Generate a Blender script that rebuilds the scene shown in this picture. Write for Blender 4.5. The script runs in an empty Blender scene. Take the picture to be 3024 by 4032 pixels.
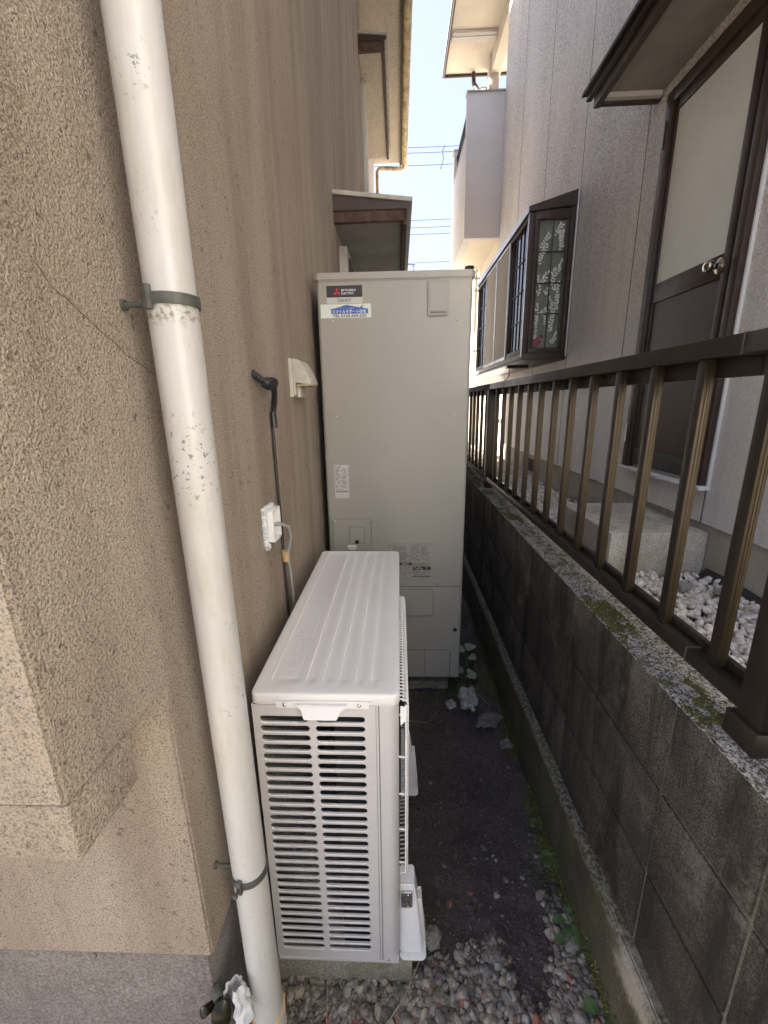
import bpy, bmesh, math, random
import numpy as np
from mathutils import Vector, Matrix, noise
random.seed(7); rng = np.random.default_rng(7)
SC = bpy.context.scene
COL = SC.collection
H = 1.42                     # eye height above the alley soil; all lengths below are measured from eye level

# ------------------------------------------------------------------ camera
cam = bpy.data.objects.new("camera", bpy.data.cameras.new("camera"))
COL.objects.link(cam)
F = 1638.0
yv = Vector((58., 433., F)).normalized()
zv = -Vector((128., -6214., F)); zv = (zv - yv * zv.dot(yv)).normalized()
xv = zv.cross(yv)
if xv.x < 0: xv = -xv
right = Vector((xv.x, yv.x, zv.x)); up = Vector((xv.y, yv.y, zv.y)); fwd = Vector((xv.z, yv.z, zv.z))
M = Matrix((right, up, -fwd)).transposed().to_4x4(); M.translation = (0, 0, H)
cam.matrix_world = M
cam.data.sensor_fit = 'HORIZONTAL'; cam.data.sensor_width = 36.0
cam.data.lens = F / 3024 * 36.0
cam.data.clip_start = 0.02; cam.data.clip_end = 500
SC.camera = cam

# ------------------------------------------------------------------ light
SUN_EL, SUN_AZ = math.radians(22), math.radians(-86)     # azimuth from +Y, negative towards -X
w = bpy.data.worlds.new("World"); SC.world = w; w.use_nodes = True
nt = w.node_tree; bg = nt.nodes['Background']
sky = nt.nodes.new('ShaderNodeTexSky'); sky.sky_type = 'NISHITA'; sky.sun_disc = False
sky.sun_elevation = SUN_EL; sky.sun_rotation = SUN_AZ
sky.air_density = 1.0; sky.dust_density = 5.0; sky.ozone_density = 3.0
hz = nt.nodes.new('ShaderNodeMix'); hz.data_type = 'RGBA'; hz.inputs[0].default_value = .72      # thin bright haze over the whole sky
hz.inputs[7].default_value = (.84, .84, 1.06, 1)
nt.links.new(sky.outputs[0], hz.inputs[6]); nt.links.new(hz.outputs[2], bg.inputs[0]); bg.inputs[1].default_value = 0.15
sun = bpy.data.objects.new("sun", bpy.data.lights.new("sun", 'SUN')); COL.objects.link(sun)
sd = Vector((math.sin(SUN_AZ) * math.cos(SUN_EL), math.cos(SUN_AZ) * math.cos(SUN_EL), math.sin(SUN_EL)))
sun.rotation_euler = sd.to_track_quat('Z', 'Y').to_euler(); sun.location = sd * 30
sun.data.energy = 5.0; sun.data.angle = math.radians(0.5); sun.data.color = (1.0, 0.96, 0.91)
SC.view_settings.view_transform = 'Standard'; SC.view_settings.look = 'None'
SC.view_settings.gamma = 1.0; SC.view_settings.use_curve_mapping = False
SC.view_settings.exposure = 2.75
SC.render.engine = 'CYCLES'
SC.cycles.max_bounces = 10; SC.cycles.diffuse_bounces = 7; SC.cycles.transparent_max_bounces = 12

# ------------------------------------------------------------------ materials
class NT:
    def __init__(s, name):
        s.m = bpy.data.materials.new(name); s.m.use_nodes = True
        s.t = s.m.node_tree; s.b = s.t.nodes['Principled BSDF']; s.tc = None
    def n(s, typ, **kw):
        nd = s.t.nodes.new(typ)
        for k, v in kw.items():
            if k.startswith('i_'):
                nd.inputs[k[2:].replace('_', ' ')].default_value = v
            else: setattr(nd, k, v)
        return nd
    def l(s, a, b): s.t.links.new(a, b)
    def co(s, scale=(1, 1, 1)):
        if not s.tc: s.tc = s.n('ShaderNodeTexCoord')
        mp = s.n('ShaderNodeMapping'); mp.inputs['Scale'].default_value = scale
        s.l(s.tc.outputs['Object'], mp.inputs['Vector']); return mp.outputs[0]
    def noise(s, sc, det=3, rough=.55, scale=(1, 1, 1), dist=0):
        nd = s.n('ShaderNodeTexNoise'); nd.inputs['Scale'].default_value = sc
        nd.inputs['Detail'].default_value = det; nd.inputs['Roughness'].default_value = rough
        nd.inputs['Distortion'].default_value = dist
        s.l(s.co(scale), nd.inputs['Vector']); return nd.outputs['Fac']
    def vor(s, sc, feat='F1', scale=(1, 1, 1)):
        nd = s.n('ShaderNodeTexVoronoi', feature=feat); nd.inputs['Scale'].default_value = sc
        s.l(s.co(scale), nd.inputs['Vector']); return nd.outputs['Distance']
    def ramp(s, fac, stops):
        r = s.n('ShaderNodeValToRGB'); e = r.color_ramp.elements
        while len(e) < len(stops): e.new(.5)
        for k, (p, c) in enumerate(stops):
            e[k].position = p
            e[k].color = (c, c, c, 1) if isinstance(c, (int, float)) else (*c, 1)
        s.l(fac, r.inputs[0]); return r.outputs[0]
    def mix(s, fac, a, b, mode='MIX'):
        m = s.n('ShaderNodeMix', data_type='RGBA', blend_type=mode)
        for k, v in ((0, fac), (6, a), (7, b)):
            if hasattr(v, 'is_linked') or hasattr(v, 'links'): s.l(v, m.inputs[k])
            elif isinstance(v, (int, float)): m.inputs[k].default_value = v if k == 0 else (v, v, v, 1)
            else: m.inputs[k].default_value = (*v, 1)
        return m.outputs[2]
    def math(s, op, a, b=0.0):
        m = s.n('ShaderNodeMath', operation=op)
        for k, v in enumerate((a, b)):
            if hasattr(v, 'links'): s.l(v, m.inputs[k])
            else: m.inputs[k].default_value = v
        return m.outputs[0]
    def bump(s, h, dist, strength=1.0, prev=None):
        b = s.n('ShaderNodeBump'); b.inputs['Distance'].default_value = dist
        b.inputs['Strength'].default_value = strength; s.l(h, b.inputs['Height'])
        if prev: s.l(prev, b.inputs['Normal'])
        s.l(b.outputs[0], s.b.inputs['Normal']); return b.outputs[0]
    def done(s, col=None, rough=None, metal=0, spec=.5):
        if col is not None:
            if hasattr(col, 'links'): s.l(col, s.b.inputs['Base Color'])
            else: s.b.inputs['Base Color'].default_value = (*col, 1)
        if rough is not None:
            if hasattr(rough, 'links'): s.l(rough, s.b.inputs['Roughness'])
            else: s.b.inputs['Roughness'].default_value = rough
        s.b.inputs['Metallic'].default_value = metal
        s.b.inputs['Specular IOR Level'].default_value = spec
        return s.m

def plain(name, col, rough=.5, metal=0, var=.12, vs=8, spec=.5, bs=0, bd=.0005, fine=.04):
    m = NT(name)
    v = m.noise(vs, 5, .6)
    c = m.mix(m.ramp(v, [(.3, 0.), (.7, 1.)]), tuple(x * (1 - var) for x in col), tuple(min(1, x * (1 + var)) for x in col))
    if fine:
        g = m.ramp(m.noise(vs * 40, 2, .6), [(.3, 1 - fine), (.7, 1 + fine)])
        c = m.mix(1.0, c, g, 'MULTIPLY')
    if bs: m.bump(m.noise(bs, 3, .6), bd)
    r = m.ramp(m.noise(vs * 1.7, 4, .6), [(.3, max(0, rough - .07)), (.7, min(1, rough + .07))])
    return m.done(c, r, metal, spec)

def stucco_left():
    m = NT('beige_stucco')
    n1 = m.noise(560, 3, .65)
    n2 = m.noise(290, 3, .6)
    g = m.math('ADD', m.math('MULTIPLY', n1, .5), m.math('MULTIPLY', n2, .5))
    pits = m.ramp(g, [(.37, 0.), (.52, 1.)])
    big = m.ramp(m.noise(1.6, 5, .6), [(.32, 0.), (.68, 1.)])
    streak = m.ramp(m.noise(9, 4, .6, scale=(1, 1, .09)), [(.40, 0.), (.64, 1.)])
    base = m.mix(big, (.57, .475, .37), (.66, .575, .475))
    base = m.mix(m.math('MULTIPLY', streak, .42), base, (.27, .20, .145))
    # darker purplish brown towards the foot of the wall
    sep = m.n('ShaderNodeSeparateXYZ'); m.l(m.co(), sep.inputs[0])
    mr = m.n('ShaderNodeMapRange'); mr.inputs[1].default_value = .15; mr.inputs[2].default_value = 1.1
    mr.inputs[3].default_value = .55; mr.inputs[4].default_value = 0.; m.l(sep.outputs[2], mr.inputs[0])
    my = m.n('ShaderNodeMapRange'); my.inputs[1].default_value = .3; my.inputs[2].default_value = .8
    m.l(sep.outputs[1], my.inputs[0])
    foot = m.math('MULTIPLY', m.math('MULTIPLY', mr.outputs[0], my.outputs[0]), m.ramp(m.noise(6, 4, .6), [(.3, .5), (.7, 1.)]))
    base = m.mix(foot, base, (.20, .145, .13))
    pit = m.mix(m.ramp(m.noise(14, 4, .7), [(.4, 0.), (.7, 1.)]), (.22, .175, .14), (.12, .095, .08))  # dark pit speckle, deepened to paint in the shade of the relief
    c = m.mix(pits, pit, base)
    spk = m.ramp(m.noise(60, 3, .7), [(.62, 0.), (.70, 1.)])
    c = m.mix(m.math('MULTIPLY', spk, .6), c, (.11, .08, .06))
    vo = m.vor(260, 'SMOOTH_F1')
    hgt = m.math('ADD', m.math('MULTIPLY', g, .8), m.math('MULTIPLY', vo, -.35))
    m.bump(hgt, .017, 1.0)
    return m.done(c, .93, 0, .25)

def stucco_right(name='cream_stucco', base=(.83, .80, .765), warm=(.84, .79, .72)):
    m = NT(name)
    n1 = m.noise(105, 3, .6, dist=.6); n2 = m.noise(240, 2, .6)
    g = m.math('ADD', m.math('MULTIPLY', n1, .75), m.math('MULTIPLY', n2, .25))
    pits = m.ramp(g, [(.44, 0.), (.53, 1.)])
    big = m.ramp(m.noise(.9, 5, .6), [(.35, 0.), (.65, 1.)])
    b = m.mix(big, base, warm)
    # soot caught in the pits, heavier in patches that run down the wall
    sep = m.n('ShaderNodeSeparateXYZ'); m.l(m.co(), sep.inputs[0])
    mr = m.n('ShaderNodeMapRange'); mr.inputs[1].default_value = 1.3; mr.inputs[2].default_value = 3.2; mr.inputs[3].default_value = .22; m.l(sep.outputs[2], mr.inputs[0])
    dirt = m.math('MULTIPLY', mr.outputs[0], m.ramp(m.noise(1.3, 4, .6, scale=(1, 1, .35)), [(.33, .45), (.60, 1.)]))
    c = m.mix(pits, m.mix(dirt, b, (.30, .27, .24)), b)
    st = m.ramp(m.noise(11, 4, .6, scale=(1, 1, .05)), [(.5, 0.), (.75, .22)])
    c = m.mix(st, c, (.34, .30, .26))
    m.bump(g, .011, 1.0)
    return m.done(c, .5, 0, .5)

def concrete(name, a, b, bs=60, bd=.002, moss=0, rough=.9, streak=.3):
    m = NT(name)
    v = m.ramp(m.noise(5, 6, .65), [(.34, 0.), (.66, 1.)])
    c = m.mix(v, a, b)
    f = m.ramp(m.noise(220, 3, .7), [(.36, .6), (.66, 1.35)])
    c = m.mix(1.0, c, f, 'MULTIPLY')
    s_ = m.ramp(m.noise(14, 4, .6, scale=(1, 1, .1)), [(.5, 0.), (.72, streak)])
    c = m.mix(s_, c, tuple(x * .4 for x in a))
    if moss:
        mm = m.ramp(m.noise(9, 5, .65), [(.5, 0.), (.62, moss)])
        c = m.mix(mm, c, (.07, .085, .025))
    m.bump(m.noise(bs, 5, .65), bd)
    return m.done(c, rough, 0, .3)

def block_mat():
    m = NT('weathered_block')
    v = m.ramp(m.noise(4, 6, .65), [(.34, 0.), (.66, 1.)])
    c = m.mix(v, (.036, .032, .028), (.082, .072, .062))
    oi = m.n('ShaderNodeObjectInfo')
    c = m.mix(1.0, c, m.ramp(oi.outputs['Random'], [(0, .8), (1, 1.25)]), 'MULTIPLY')
    g = m.noise(260, 3, .7)
    grain = m.ramp(g, [(.38, .45), (.5, .95), (.64, 1.9)])
    c = m.mix(1.0, c, grain, 'MULTIPLY')
    # pale lichen that is densest near the top edge, thinning downwards
    sep = m.n('ShaderNodeSeparateXYZ'); geo = m.n('ShaderNodeNewGeometry'); m.l(geo.outputs['Position'], sep.inputs[0])
    mr = m.n('ShaderNodeMapRange'); mr.inputs[1].default_value = H - .86; mr.inputs[2].default_value = H - .54
    mr.inputs[3].default_value = .0; mr.inputs[4].default_value = .17; m.l(sep.outputs[2], mr.inputs[0])
    lic = m.math('ADD', m.noise(360, 4, .75), mr.outputs[0])
    lic = m.math('ADD', lic, m.math('MULTIPLY', m.noise(7, 4, .6), .22))
    lf = m.ramp(lic, [(.70, 0.), (.86, 1.)])
    c = m.mix(m.math('MULTIPLY', lf, .6), c, (.26, .24, .195))
    st = m.ramp(m.noise(9, 6, .75, scale=(1, 1, .16), dist=.8), [(.44, 0.), (.62, .85)])
    c = m.mix(st, c, (.014, .012, .011))
    c = m.mix(m.ramp(m.noise(2.1, 5, .7, dist=.5), [(.48, 0.), (.66, .6)]), c, (.020, .018, .016))
    c = m.mix(m.ramp(m.noise(5.5, 6, .75), [(.57, 0.), (.70, .5)]), c, (.18, .165, .14))
    ef = m.ramp(m.noise(3.3, 5, .7), [(.66, 0.), (.74, .4)])
    c = m.mix(ef, c, (.30, .28, .25))
    m.bump(m.noise(230, 4, .7), .0035, .9)
    return m.done(c, .93, 0, .25)

def cap_mat():      # top face of the wall: lichen crust
    m = NT('lichen_crust')
    c = m.mix(m.ramp(m.noise(190, 3, .75), [(.44, 0.), (.54, 1.)]), (.085, .078, .07), (.50, .49, .45))
    mo = m.ramp(m.noise(26, 5, .7), [(.53, 0.), (.60, 1.)])
    c = m.mix(m.math('MULTIPLY', mo, .8), c, (.10, .105, .035))
    m.bump(m.noise(170, 4, .75), .006, 1.0)
    return m.done(c, .95, 0, .2)

def soil_mat():
    m = NT('wet_soil')
    c = m.mix(m.ramp(m.noise(6, 6, .65), [(.35, 0.), (.65, 1.)]), (.070, .055, .052), (.15, .118, .112))
    c = m.mix(m.ramp(m.noise(130, 3, .7), [(.60, 0.), (.70, .6)]), c, (.26, .225, .205))
    c = m.mix(m.ramp(m.noise(3.2, 4, .6), [(.56, 0.), (.68, .55)]), c, (.085, .09, .035))
    m.bump(m.noise(90, 7, .8), .016, 1.0)
    return m.done(c, m.ramp(m.noise(40, 4, .7), [(.4, .42), (.6, .8)]), 0, .5)

def stone_mat(name, cols, mossy=0):
    m = NT(name)
    geo = m.n('ShaderNodeNewGeometry')
    n = len(cols)
    r = m.n('ShaderNodeValToRGB'); r.color_ramp.interpolation = 'CONSTANT'
    e = r.color_ramp.elements
    while len(e) < n: e.new(.5)
    for k, c in enumerate(cols): e[k].position = k / n; e[k].color = (*c, 1)
    m.l(geo.outputs['Random Per Island'], r.inputs[0])
    c = m.mix(1.0, r.outputs[0], m.ramp(m.noise(90, 4, .7), [(.35, .6), (.65, 1.35)]), 'MULTIPLY')
    if mossy: c = m.mix(m.ramp(m.noise(4.5, 4, .6), [(.60, 0.), (.68, mossy)]), c, (.12, .13, .04))
    m.bump(m.noise(200, 4, .7), .002, .8)
    return m.done(c, .85, 0, .3)

def paint_metal(name, col, rough=.42):
    m = NT(name)
    v = m.ramp(m.noise(3, 4, .6), [(.3, .965), (.7, 1.03)])
    c = m.mix(1.0, (col[0], col[1], col[2]), v, 'MULTIPLY')
    m.bump(m.noise(900, 2, .5), .00018, .5)
    r = m.ramp(m.noise(7, 4, .6), [(.3, rough - .05), (.7, rough + .05)])
    return m.done(c, r, 0, .5)

def glass_mat(name, tint=(.92, .95, .93), ior=1.6):
    m = NT(name); t = m.t; t.nodes.remove(m.b)
    tr = m.n('ShaderNodeBsdfTransparent'); tr.inputs[0].default_value = (*tint, 1)
    gl = m.n('ShaderNodeBsdfGlossy'); gl.inputs['Roughness'].default_value = .02
    fr = m.n('ShaderNodeFresnel'); fr.inputs[0].default_value = ior
    mx = m.n('ShaderNodeMixShader'); m.l(fr.outputs[0], mx.inputs[0]); m.l(tr.outputs[0], mx.inputs[1]); m.l(gl.outputs[0], mx.inputs[2])
    m.l(mx.outputs[0], t.nodes['Material Output'].inputs[0]); return m.m

def screen_mat():
    m = NT('insect_screen'); t = m.t
    tr = m.n('ShaderNodeBsdfTransparent')
    m.done((.60, .56, .47), .7)
    mx = m.n('ShaderNodeMixShader'); mx.inputs[0].default_value = .8
    m.l(tr.outputs[0], mx.inputs[1]); m.l(m.b.outputs[0], mx.inputs[2]); m.l(mx.outputs[0], t.nodes['Material Output'].inputs[0]); return m.m

def pvc_mat(name='pvc_pipe', col=(.49, .49, .475)):
    m = NT(name)
    c = m.mix(m.ramp(m.noise(5, 5, .6, scale=(1, 1, .3)), [(.35, 0.), (.7, 1.)]), col, tuple(x * .88 for x in col))
    sp = m.ramp(m.noise(130, 4, .65), [(.60, 0.), (.63, 1.)])
    sep = m.n('ShaderNodeSeparateXYZ'); m.l(m.co(), sep.inputs[0])
    dz = m.math('ABSOLUTE', m.math('SUBTRACT', sep.outputs[2], 1.42 - .06))      # lichen colony below the upper clip
    cl2 = m.ramp(dz, [(.02, .16), (.16, -.03)])
    clus = m.ramp(m.math('ADD', m.noise(9, 4, .6), cl2), [(.52, .0), (.66, 1.)])
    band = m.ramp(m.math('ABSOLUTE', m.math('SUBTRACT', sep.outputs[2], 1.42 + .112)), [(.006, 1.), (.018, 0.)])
    c = m.mix(m.math('MULTIPLY', sp, clus), c, (.17, .18, .15))
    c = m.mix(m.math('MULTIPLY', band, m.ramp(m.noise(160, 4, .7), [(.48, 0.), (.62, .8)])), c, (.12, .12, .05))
    dirt = m.ramp(m.noise(11, 5, .7, scale=(1, 1, .25)), [(.50, 0.), (.72, .6)])
    c = m.mix(dirt, c, (.33, .30, .22))
    return m.done(c, m.ramp(m.noise(9, 3, .6), [(.3, .28), (.7, .42)]), 0, .5)

def leafy(name, a, b):
    m = NT(name)
    geo = m.n('ShaderNodeNewGeometry')
    c = m.mix(geo.outputs['Random Per Island'], a, b)
    c = m.mix(1.0, c, m.ramp(m.noise(120, 3, .6), [(.35, .75), (.65, 1.25)]), 'MULTIPLY')
    m.b.inputs['Subsurface Weight'].default_value = 0
    return m.done(c, .6, 0, .4)

GRAV = []
for k in range(26):
    v_ = .10 + .20 * ((k * 7) % 26) / 26; t_ = ((k * 11) % 26) / 26
    GRAV.append((v_ * (1.04 + .12 * t_), v_ * (.98 + .02 * t_), v_ * (.90 - .14 * t_)))
GRAV[9] = (.26, .12, .085)
def footing_mat():
    m = NT('mossy_footing')
    c = m.mix(m.ramp(m.noise(5, 6, .65), [(.34, 0.), (.66, 1.)]), (.045, .042, .028), (.10, .092, .062))
    c = m.mix(1.0, c, m.ramp(m.noise(240, 3, .7), [(.36, .6), (.66, 1.4)]), 'MULTIPLY')
    c = m.mix(m.ramp(m.noise(14, 4, .6, scale=(1, 1, .1)), [(.5, 0.), (.72, .4)]), c, (.03, .027, .02))
    c = m.mix(m.ramp(m.noise(8, 5, .65), [(.52, 0.), (.64, .6)]), c, (.085, .095, .025))
    # lime that washed out where the joint meets the ledge
    vm = m.n('ShaderNodeVectorMath', operation='DISTANCE'); m.l(m.co((1, 1, 1.5)), vm.inputs[0]); vm.inputs[1].default_value = (-.07, -1.40, .33)
    d_ = m.math('ADD', vm.outputs['Value'], m.math('ADD', m.math('MULTIPLY', m.noise(16, 5, .7), .16), m.math('MULTIPLY', m.noise(130, 3, .7), .10)))
    c = m.mix(m.ramp(d_, [(.160, .7), (.215, 0.)]), c, (.40, .36, .31))
    sep = m.n('ShaderNodeSeparateXYZ'); m.l(m.co(), sep.inputs[0])
    mr = m.n('ShaderNodeMapRange'); mr.inputs[1].default_value = .235; mr.inputs[2].default_value = .26; m.l(sep.outputs[2], mr.inputs[0])
    c = m.mix(m.math('MULTIPLY', mr.outputs[0], m.ramp(m.noise(90, 4, .7), [(.42, 0.), (.6, .8)])), c, (.27, .255, .22))
    m.bump(m.noise(90, 5, .7), .003)
    return m.done(c, .9, 0, .3)

MT = dict(
    stl=stucco_left(), str=stucco_right(), block=block_mat(), cap=cap_mat(), soil=soil_mat(),
    found=concrete('grey_footing_mortar', (.18, .163, .152), (.255, .233, .218), 160, .006),
    foundR=concrete('cream_foundation', (.40, .37, .30), (.52, .48, .40), 70, .001, 0, .9, .25),
    footing=footing_mat(),
    conc=concrete('bare_concrete', (.21, .20, .16), (.33, .31, .25), 60, .002, .45),
    step=concrete('step_concrete', (.44, .39, .29), (.66, .62, .53), 50, .001, .25, .85, .45),
    mortar=concrete('mortar', (.06, .054, .045), (.17, .155, .13), 150, .002),
    ground=concrete('pale_ground', (.32, .28, .22), (.40, .35, .28), 20, .01),
    tank=paint_metal('tank_paint', (.36, .35, .31), .33),
    acw=paint_metal('unit_ivory', (.70, .70, .69), .36),
    acb=paint_metal('unit_casing', (.50, .49, .485), .36),
    white=plain('white_plastic', (.76, .77, .76), .4, 0, .05),
    pvc=pvc_mat(), pvcf=pvc_mat('far_pipe', (.72, .70, .62)),
    bronze=plain('bronze_aluminium', (.034, .027, .022), .38, .45, .15, 8, fine=.06),
    gold=plain('gold_metal', (.055, .041, .022), .42, .6, .08, 3, fine=.03),
    brown=plain('dark_brown_frame', (.055, .036, .027), .42, 0, .22, 10, fine=.15),
    door=plain('brown_door_panel', (.062, .045, .037), .38, 0, .10, 4),
    glassd=plain('frosted_door_pane', (.72, .73, .67), .42, 0, .05, 2),
    wood=plain('weathered_wood', (.085, .052, .036), .8, 0, .5, 25, bs=80, bd=.002, fine=.3),
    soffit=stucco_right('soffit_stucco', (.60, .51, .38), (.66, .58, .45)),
    hoodsoffit=plain('grey_soffit', (.30, .28, .25), .75, 0, .15, 5, bs=300, bd=.001),
    cream=plain('cream_plaster', (.72, .655, .55), .7, 0, .06, 3, bs=260, bd=.0012),
    greyp=plain('balcony_plaster', (.66, .63, .61), .7, 0, .05, 3, bs=260, bd=.0012),  # cream plaster greyed: cool shade of the balcony faces put into the colour
    edge=plain('weathered_white_metal', (.46, .445, .38), .5, 0, .25, 14, fine=.2),
    gutter=plain('stained_gutter', (.45, .36, .20), .6, 0, .5, 12, fine=.25),
    alu=plain('bare_aluminium', (.62, .62, .62), .33, .8, .1, 10),
    zinc=plain('galvanised_steel', (.095, .10, .088), .6, .4, .35, 45, fine=.25),
    chrome=plain('screw_chrome', (.72, .72, .72), .15, 1, .05),
    steel=plain('satin_steel', (.62, .57, .50), .25, 1, .08),
    black=plain('black_rubber', (.018, .018, .019), .45, 0, .2, 30),
    bronzeblk=plain('tarnished_brass', (.022, .020, .012), .22, .6, .5, 30),
    cord=plain('black_cord', (.028, .024, .022), .5, 0, .3, 40),
    gcord=plain('grey_cable', (.30, .31, .29), .5, 0, .1, 40),
    tape=plain('tan_tape', (.52, .36, .17), .6, 0, .15, 60),
    sealant=plain('silicone_sealant', (.62, .66, .66), .3, 0, .1, 60, bs=150, bd=.003),
    glassback=plain('net_curtain', (.42, .45, .38), .9, 0, .15, 9),
    fins=plain('heat_exchanger', (.010, .010, .011), .85, 0, .3, 40),
    coil=plain('copper_coil', (.03, .027, .026), .8, 0, .3, 40),
    labelw=plain('label_paper', (.55, .55, .53), .45, 0, .02), labelk=plain('print_black', (.035, .035, .037), .5, 0, .05),
    printg=plain('print_grey', (.13, .13, .13), .5, 0, .05),
    stick=plain('sticker_pale', (.66, .72, .66), .4, 0, .02), red=plain('print_red', (.60, .035, .03), .45, 0, .02),
    blue=plain('print_blue', (.045, .12, .42), .45, 0, .03), wprint=plain('print_white', (.74, .74, .72), .45, 0, .02),
    ash=plain('ash_brown', (.10, .075, .05), .8, 0, .3, 20),  # one dark brown tone for fascia, crack and wall behind the siding
    glass=glass_mat('window_glass', ior=1.75), screen=screen_mat(),
    lace=plain('white_leaf_print', (.86, .88, .84), .7, 0, .05), curtain=plain('curtain_cloth', (.80, .80, .74), .9, 0, .12, 5),
    dark=plain('dark_interior', (.05, .045, .04), .9), pink=plain('pink_petals', (.55, .05, .20), .7, 0, .3, 60),
    dirtsheet=plain('black_weed_sheet', (.03, .03, .033), .6, 0, .3, 20, bs=60, bd=.004),
    wire=plain('power_cable', (.10, .11, .14), .6),
    tile=plain('roof_tile', (.10, .10, .11), .5, 0, .2, 6),
    bag=plain('white_plastic_bag', (.58, .60, .62), .2, 0, .08, 30, bs=40, bd=.006),
    pebble=stone_mat('pale_pebbles', [(.70, .63, .55), (.76, .70, .62), (.64, .59, .51), (.80, .76, .70), (.68, .58, .50), (.60, .57, .51), (.74, .68, .58), (.78, .73, .66)], .7),
    gravel=stone_mat('alley_gravel', GRAV, .4),
    crumb=stone_mat('soil_crumbs', [(.06, .048, .042), (.09, .072, .066), (.13, .105, .095), (.07, .06, .056), (.18, .16, .145), (.10, .08, .07)]),
    rock1=concrete('pale_rock', (.30, .30, .28), (.52, .51, .46), 45, .006), rock2=concrete('grey_rock', (.14, .125, .11), (.24, .215, .19), 45, .006),
    moss=leafy('moss', (.035, .045, .010), (.13, .13, .03)), leaf=leafy('weed_leaf', (.045, .10, .03), (.11, .17, .06)),
    pleaf=leafy('pale_leaf', (.24, .30, .16), (.30, .34, .20)), straw=leafy('dry_straw', (.22, .17, .10), (.36, .30, .20)),
)

# ------------------------------------------------------------------ mesh building
class MB:
    def __init__(s): s.bm = bmesh.new()
    def _merge(s, b):
        me = bpy.data.meshes.new('t'); b.to_mesh(me); b.free(); s.bm.from_mesh(me); bpy.data.meshes.remove(me)
    def box(s, x0, x1, y0, y1, z0, z1, bev=0, seg=2, rot=None):
        b = bmesh.new(); bmesh.ops.create_cube(b, size=1)
        bmesh.ops.scale(b, vec=(abs(x1 - x0), abs(y1 - y0), abs(z1 - z0)), verts=b.verts)
        if bev:
            for f in bmesh.ops.bevel(b, geom=b.edges[:], offset=bev, segments=seg, affect='EDGES', profile=.5)['faces']: f.smooth = True
            for f in b.faces:
                f.normal_update()
                if max(abs(c) for c in f.normal) > .9999: f.smooth = False
        if rot is not None: bmesh.ops.transform(b, matrix=rot, verts=b.verts)
        bmesh.ops.translate(b, vec=((x0 + x1) / 2, (y0 + y1) / 2, (z0 + z1) / 2), verts=b.verts)
        if bev or rot is not None: s._merge(b)
        else: s._merge(b)
        return s
    def prism(s, pts, axis, a, c, bev=0, seg=2):
        """pts in the two other axes (in x,y,z order), extruded along axis from a to c"""
        b = bmesh.new()
        def mk(p, t):
            q = list(p); q.insert('xyz'.index(axis), t); return b.verts.new(q)
        lo = [mk(p, a) for p in pts]; hi = [mk(p, c) for p in pts]
        caps_ = [b.faces.new(lo), b.faces.new(hi[::-1])]; n = len(pts)
        Ls = [math.dist(pts[k], pts[(k + 1) % n]) for k in range(n)]; keep = list(caps_)
        for k in range(n):
            f = b.faces.new((lo[k], hi[k], hi[(k + 1) % n], lo[(k + 1) % n]))
            if n <= 8 or Ls[k] > 3 * min(Ls): keep.append(f)
            else: f.smooth = True
        bmesh.ops.recalc_face_normals(b, faces=b.faces)
        if bev:
            for f in bmesh.ops.bevel(b, geom=[e for e in b.edges if e.calc_face_angle(0) > .35], offset=bev, segments=seg, affect='EDGES')['faces']:
                f.smooth = True
        for f in keep:
            if f.is_valid: f.smooth = False
        s._merge(b); return s
    def tube(s, pts, r, n=8, caps=True, rads=None):
        b = s.bm; pts = [Vector(p) for p in pts]; rings = []; N = None
        for k, p in enumerate(pts):
            t = (pts[min(k + 1, len(pts) - 1)] - pts[max(k - 1, 0)]).normalized()
            if N is None: N = t.orthogonal().normalized()
            N = (N - t * N.dot(t)).normalized(); B = t.cross(N)
            rr = rads[k] if rads else r
            rings.append([b.verts.new(p + (N * math.cos(2 * math.pi * i / n) + B * math.sin(2 * math.pi * i / n)) * rr) for i in range(n)])
        for a, c in zip(rings, rings[1:]):
            for i in range(n): b.faces.new((a[i], a[(i + 1) % n], c[(i + 1) % n], c[i])).smooth = True
        if caps: b.faces.new(rings[0][::-1]); b.faces.new(rings[-1])
        return s
    def lathe(s, prof, org, axis=(0, 0, 1), n=20):
        ax = Vector(axis).normalized(); U = ax.orthogonal().normalized(); V = ax.cross(U); org = Vector(org); rings = []
        for r, h in prof:
            rings.append([s.bm.verts.new(org + ax * h + (U * math.cos(2 * math.pi * i / n) + V * math.sin(2 * math.pi * i / n)) * max(r, 1e-5)) for i in range(n)])
        for a, c in zip(rings, rings[1:]):
            for i in range(n): s.bm.faces.new((a[i], a[(i + 1) % n], c[(i + 1) % n], c[i])).smooth = True
        s.bm.faces.new(rings[0][::-1]); s.bm.faces.new(rings[-1]); return s
    def face(s, pts): s.bm.faces.new([s.bm.verts.new(p) for p in pts]); return s
    def blob(s, c, rx, ry, rz, sub=2, rough=.25, seed=0, freq=1.6, rotz=0):
        b = bmesh.new(); bmesh.ops.create_icosphere(b, subdivisions=sub, radius=1)
        for v in b.verts:
            d = 1 + rough * noise.noise(v.co * freq + Vector((seed * 7.3, seed * 3.1, 0))) + rough * .5 * noise.noise(v.co * freq * 2.7 + Vector((seed, 9, 0)))
            v.co *= d; v.co.x *= rx; v.co.y *= ry; v.co.z *= rz
        for f in b.faces: f.smooth = True
        bmesh.ops.rotate(b, cent=(0, 0, 0), matrix=Matrix.Rotation(rotz, 3, 'Z'), verts=b.verts)
        bmesh.ops.translate(b, vec=c, verts=b.verts); s._merge(b); return s

def finish(me, mat, smooth=True, ang=40):
    if mat: me.materials.append(MT[mat] if isinstance(mat, str) else mat)
    if smooth:
        me.set_sharp_from_angle(angle=math.radians(ang))

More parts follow.
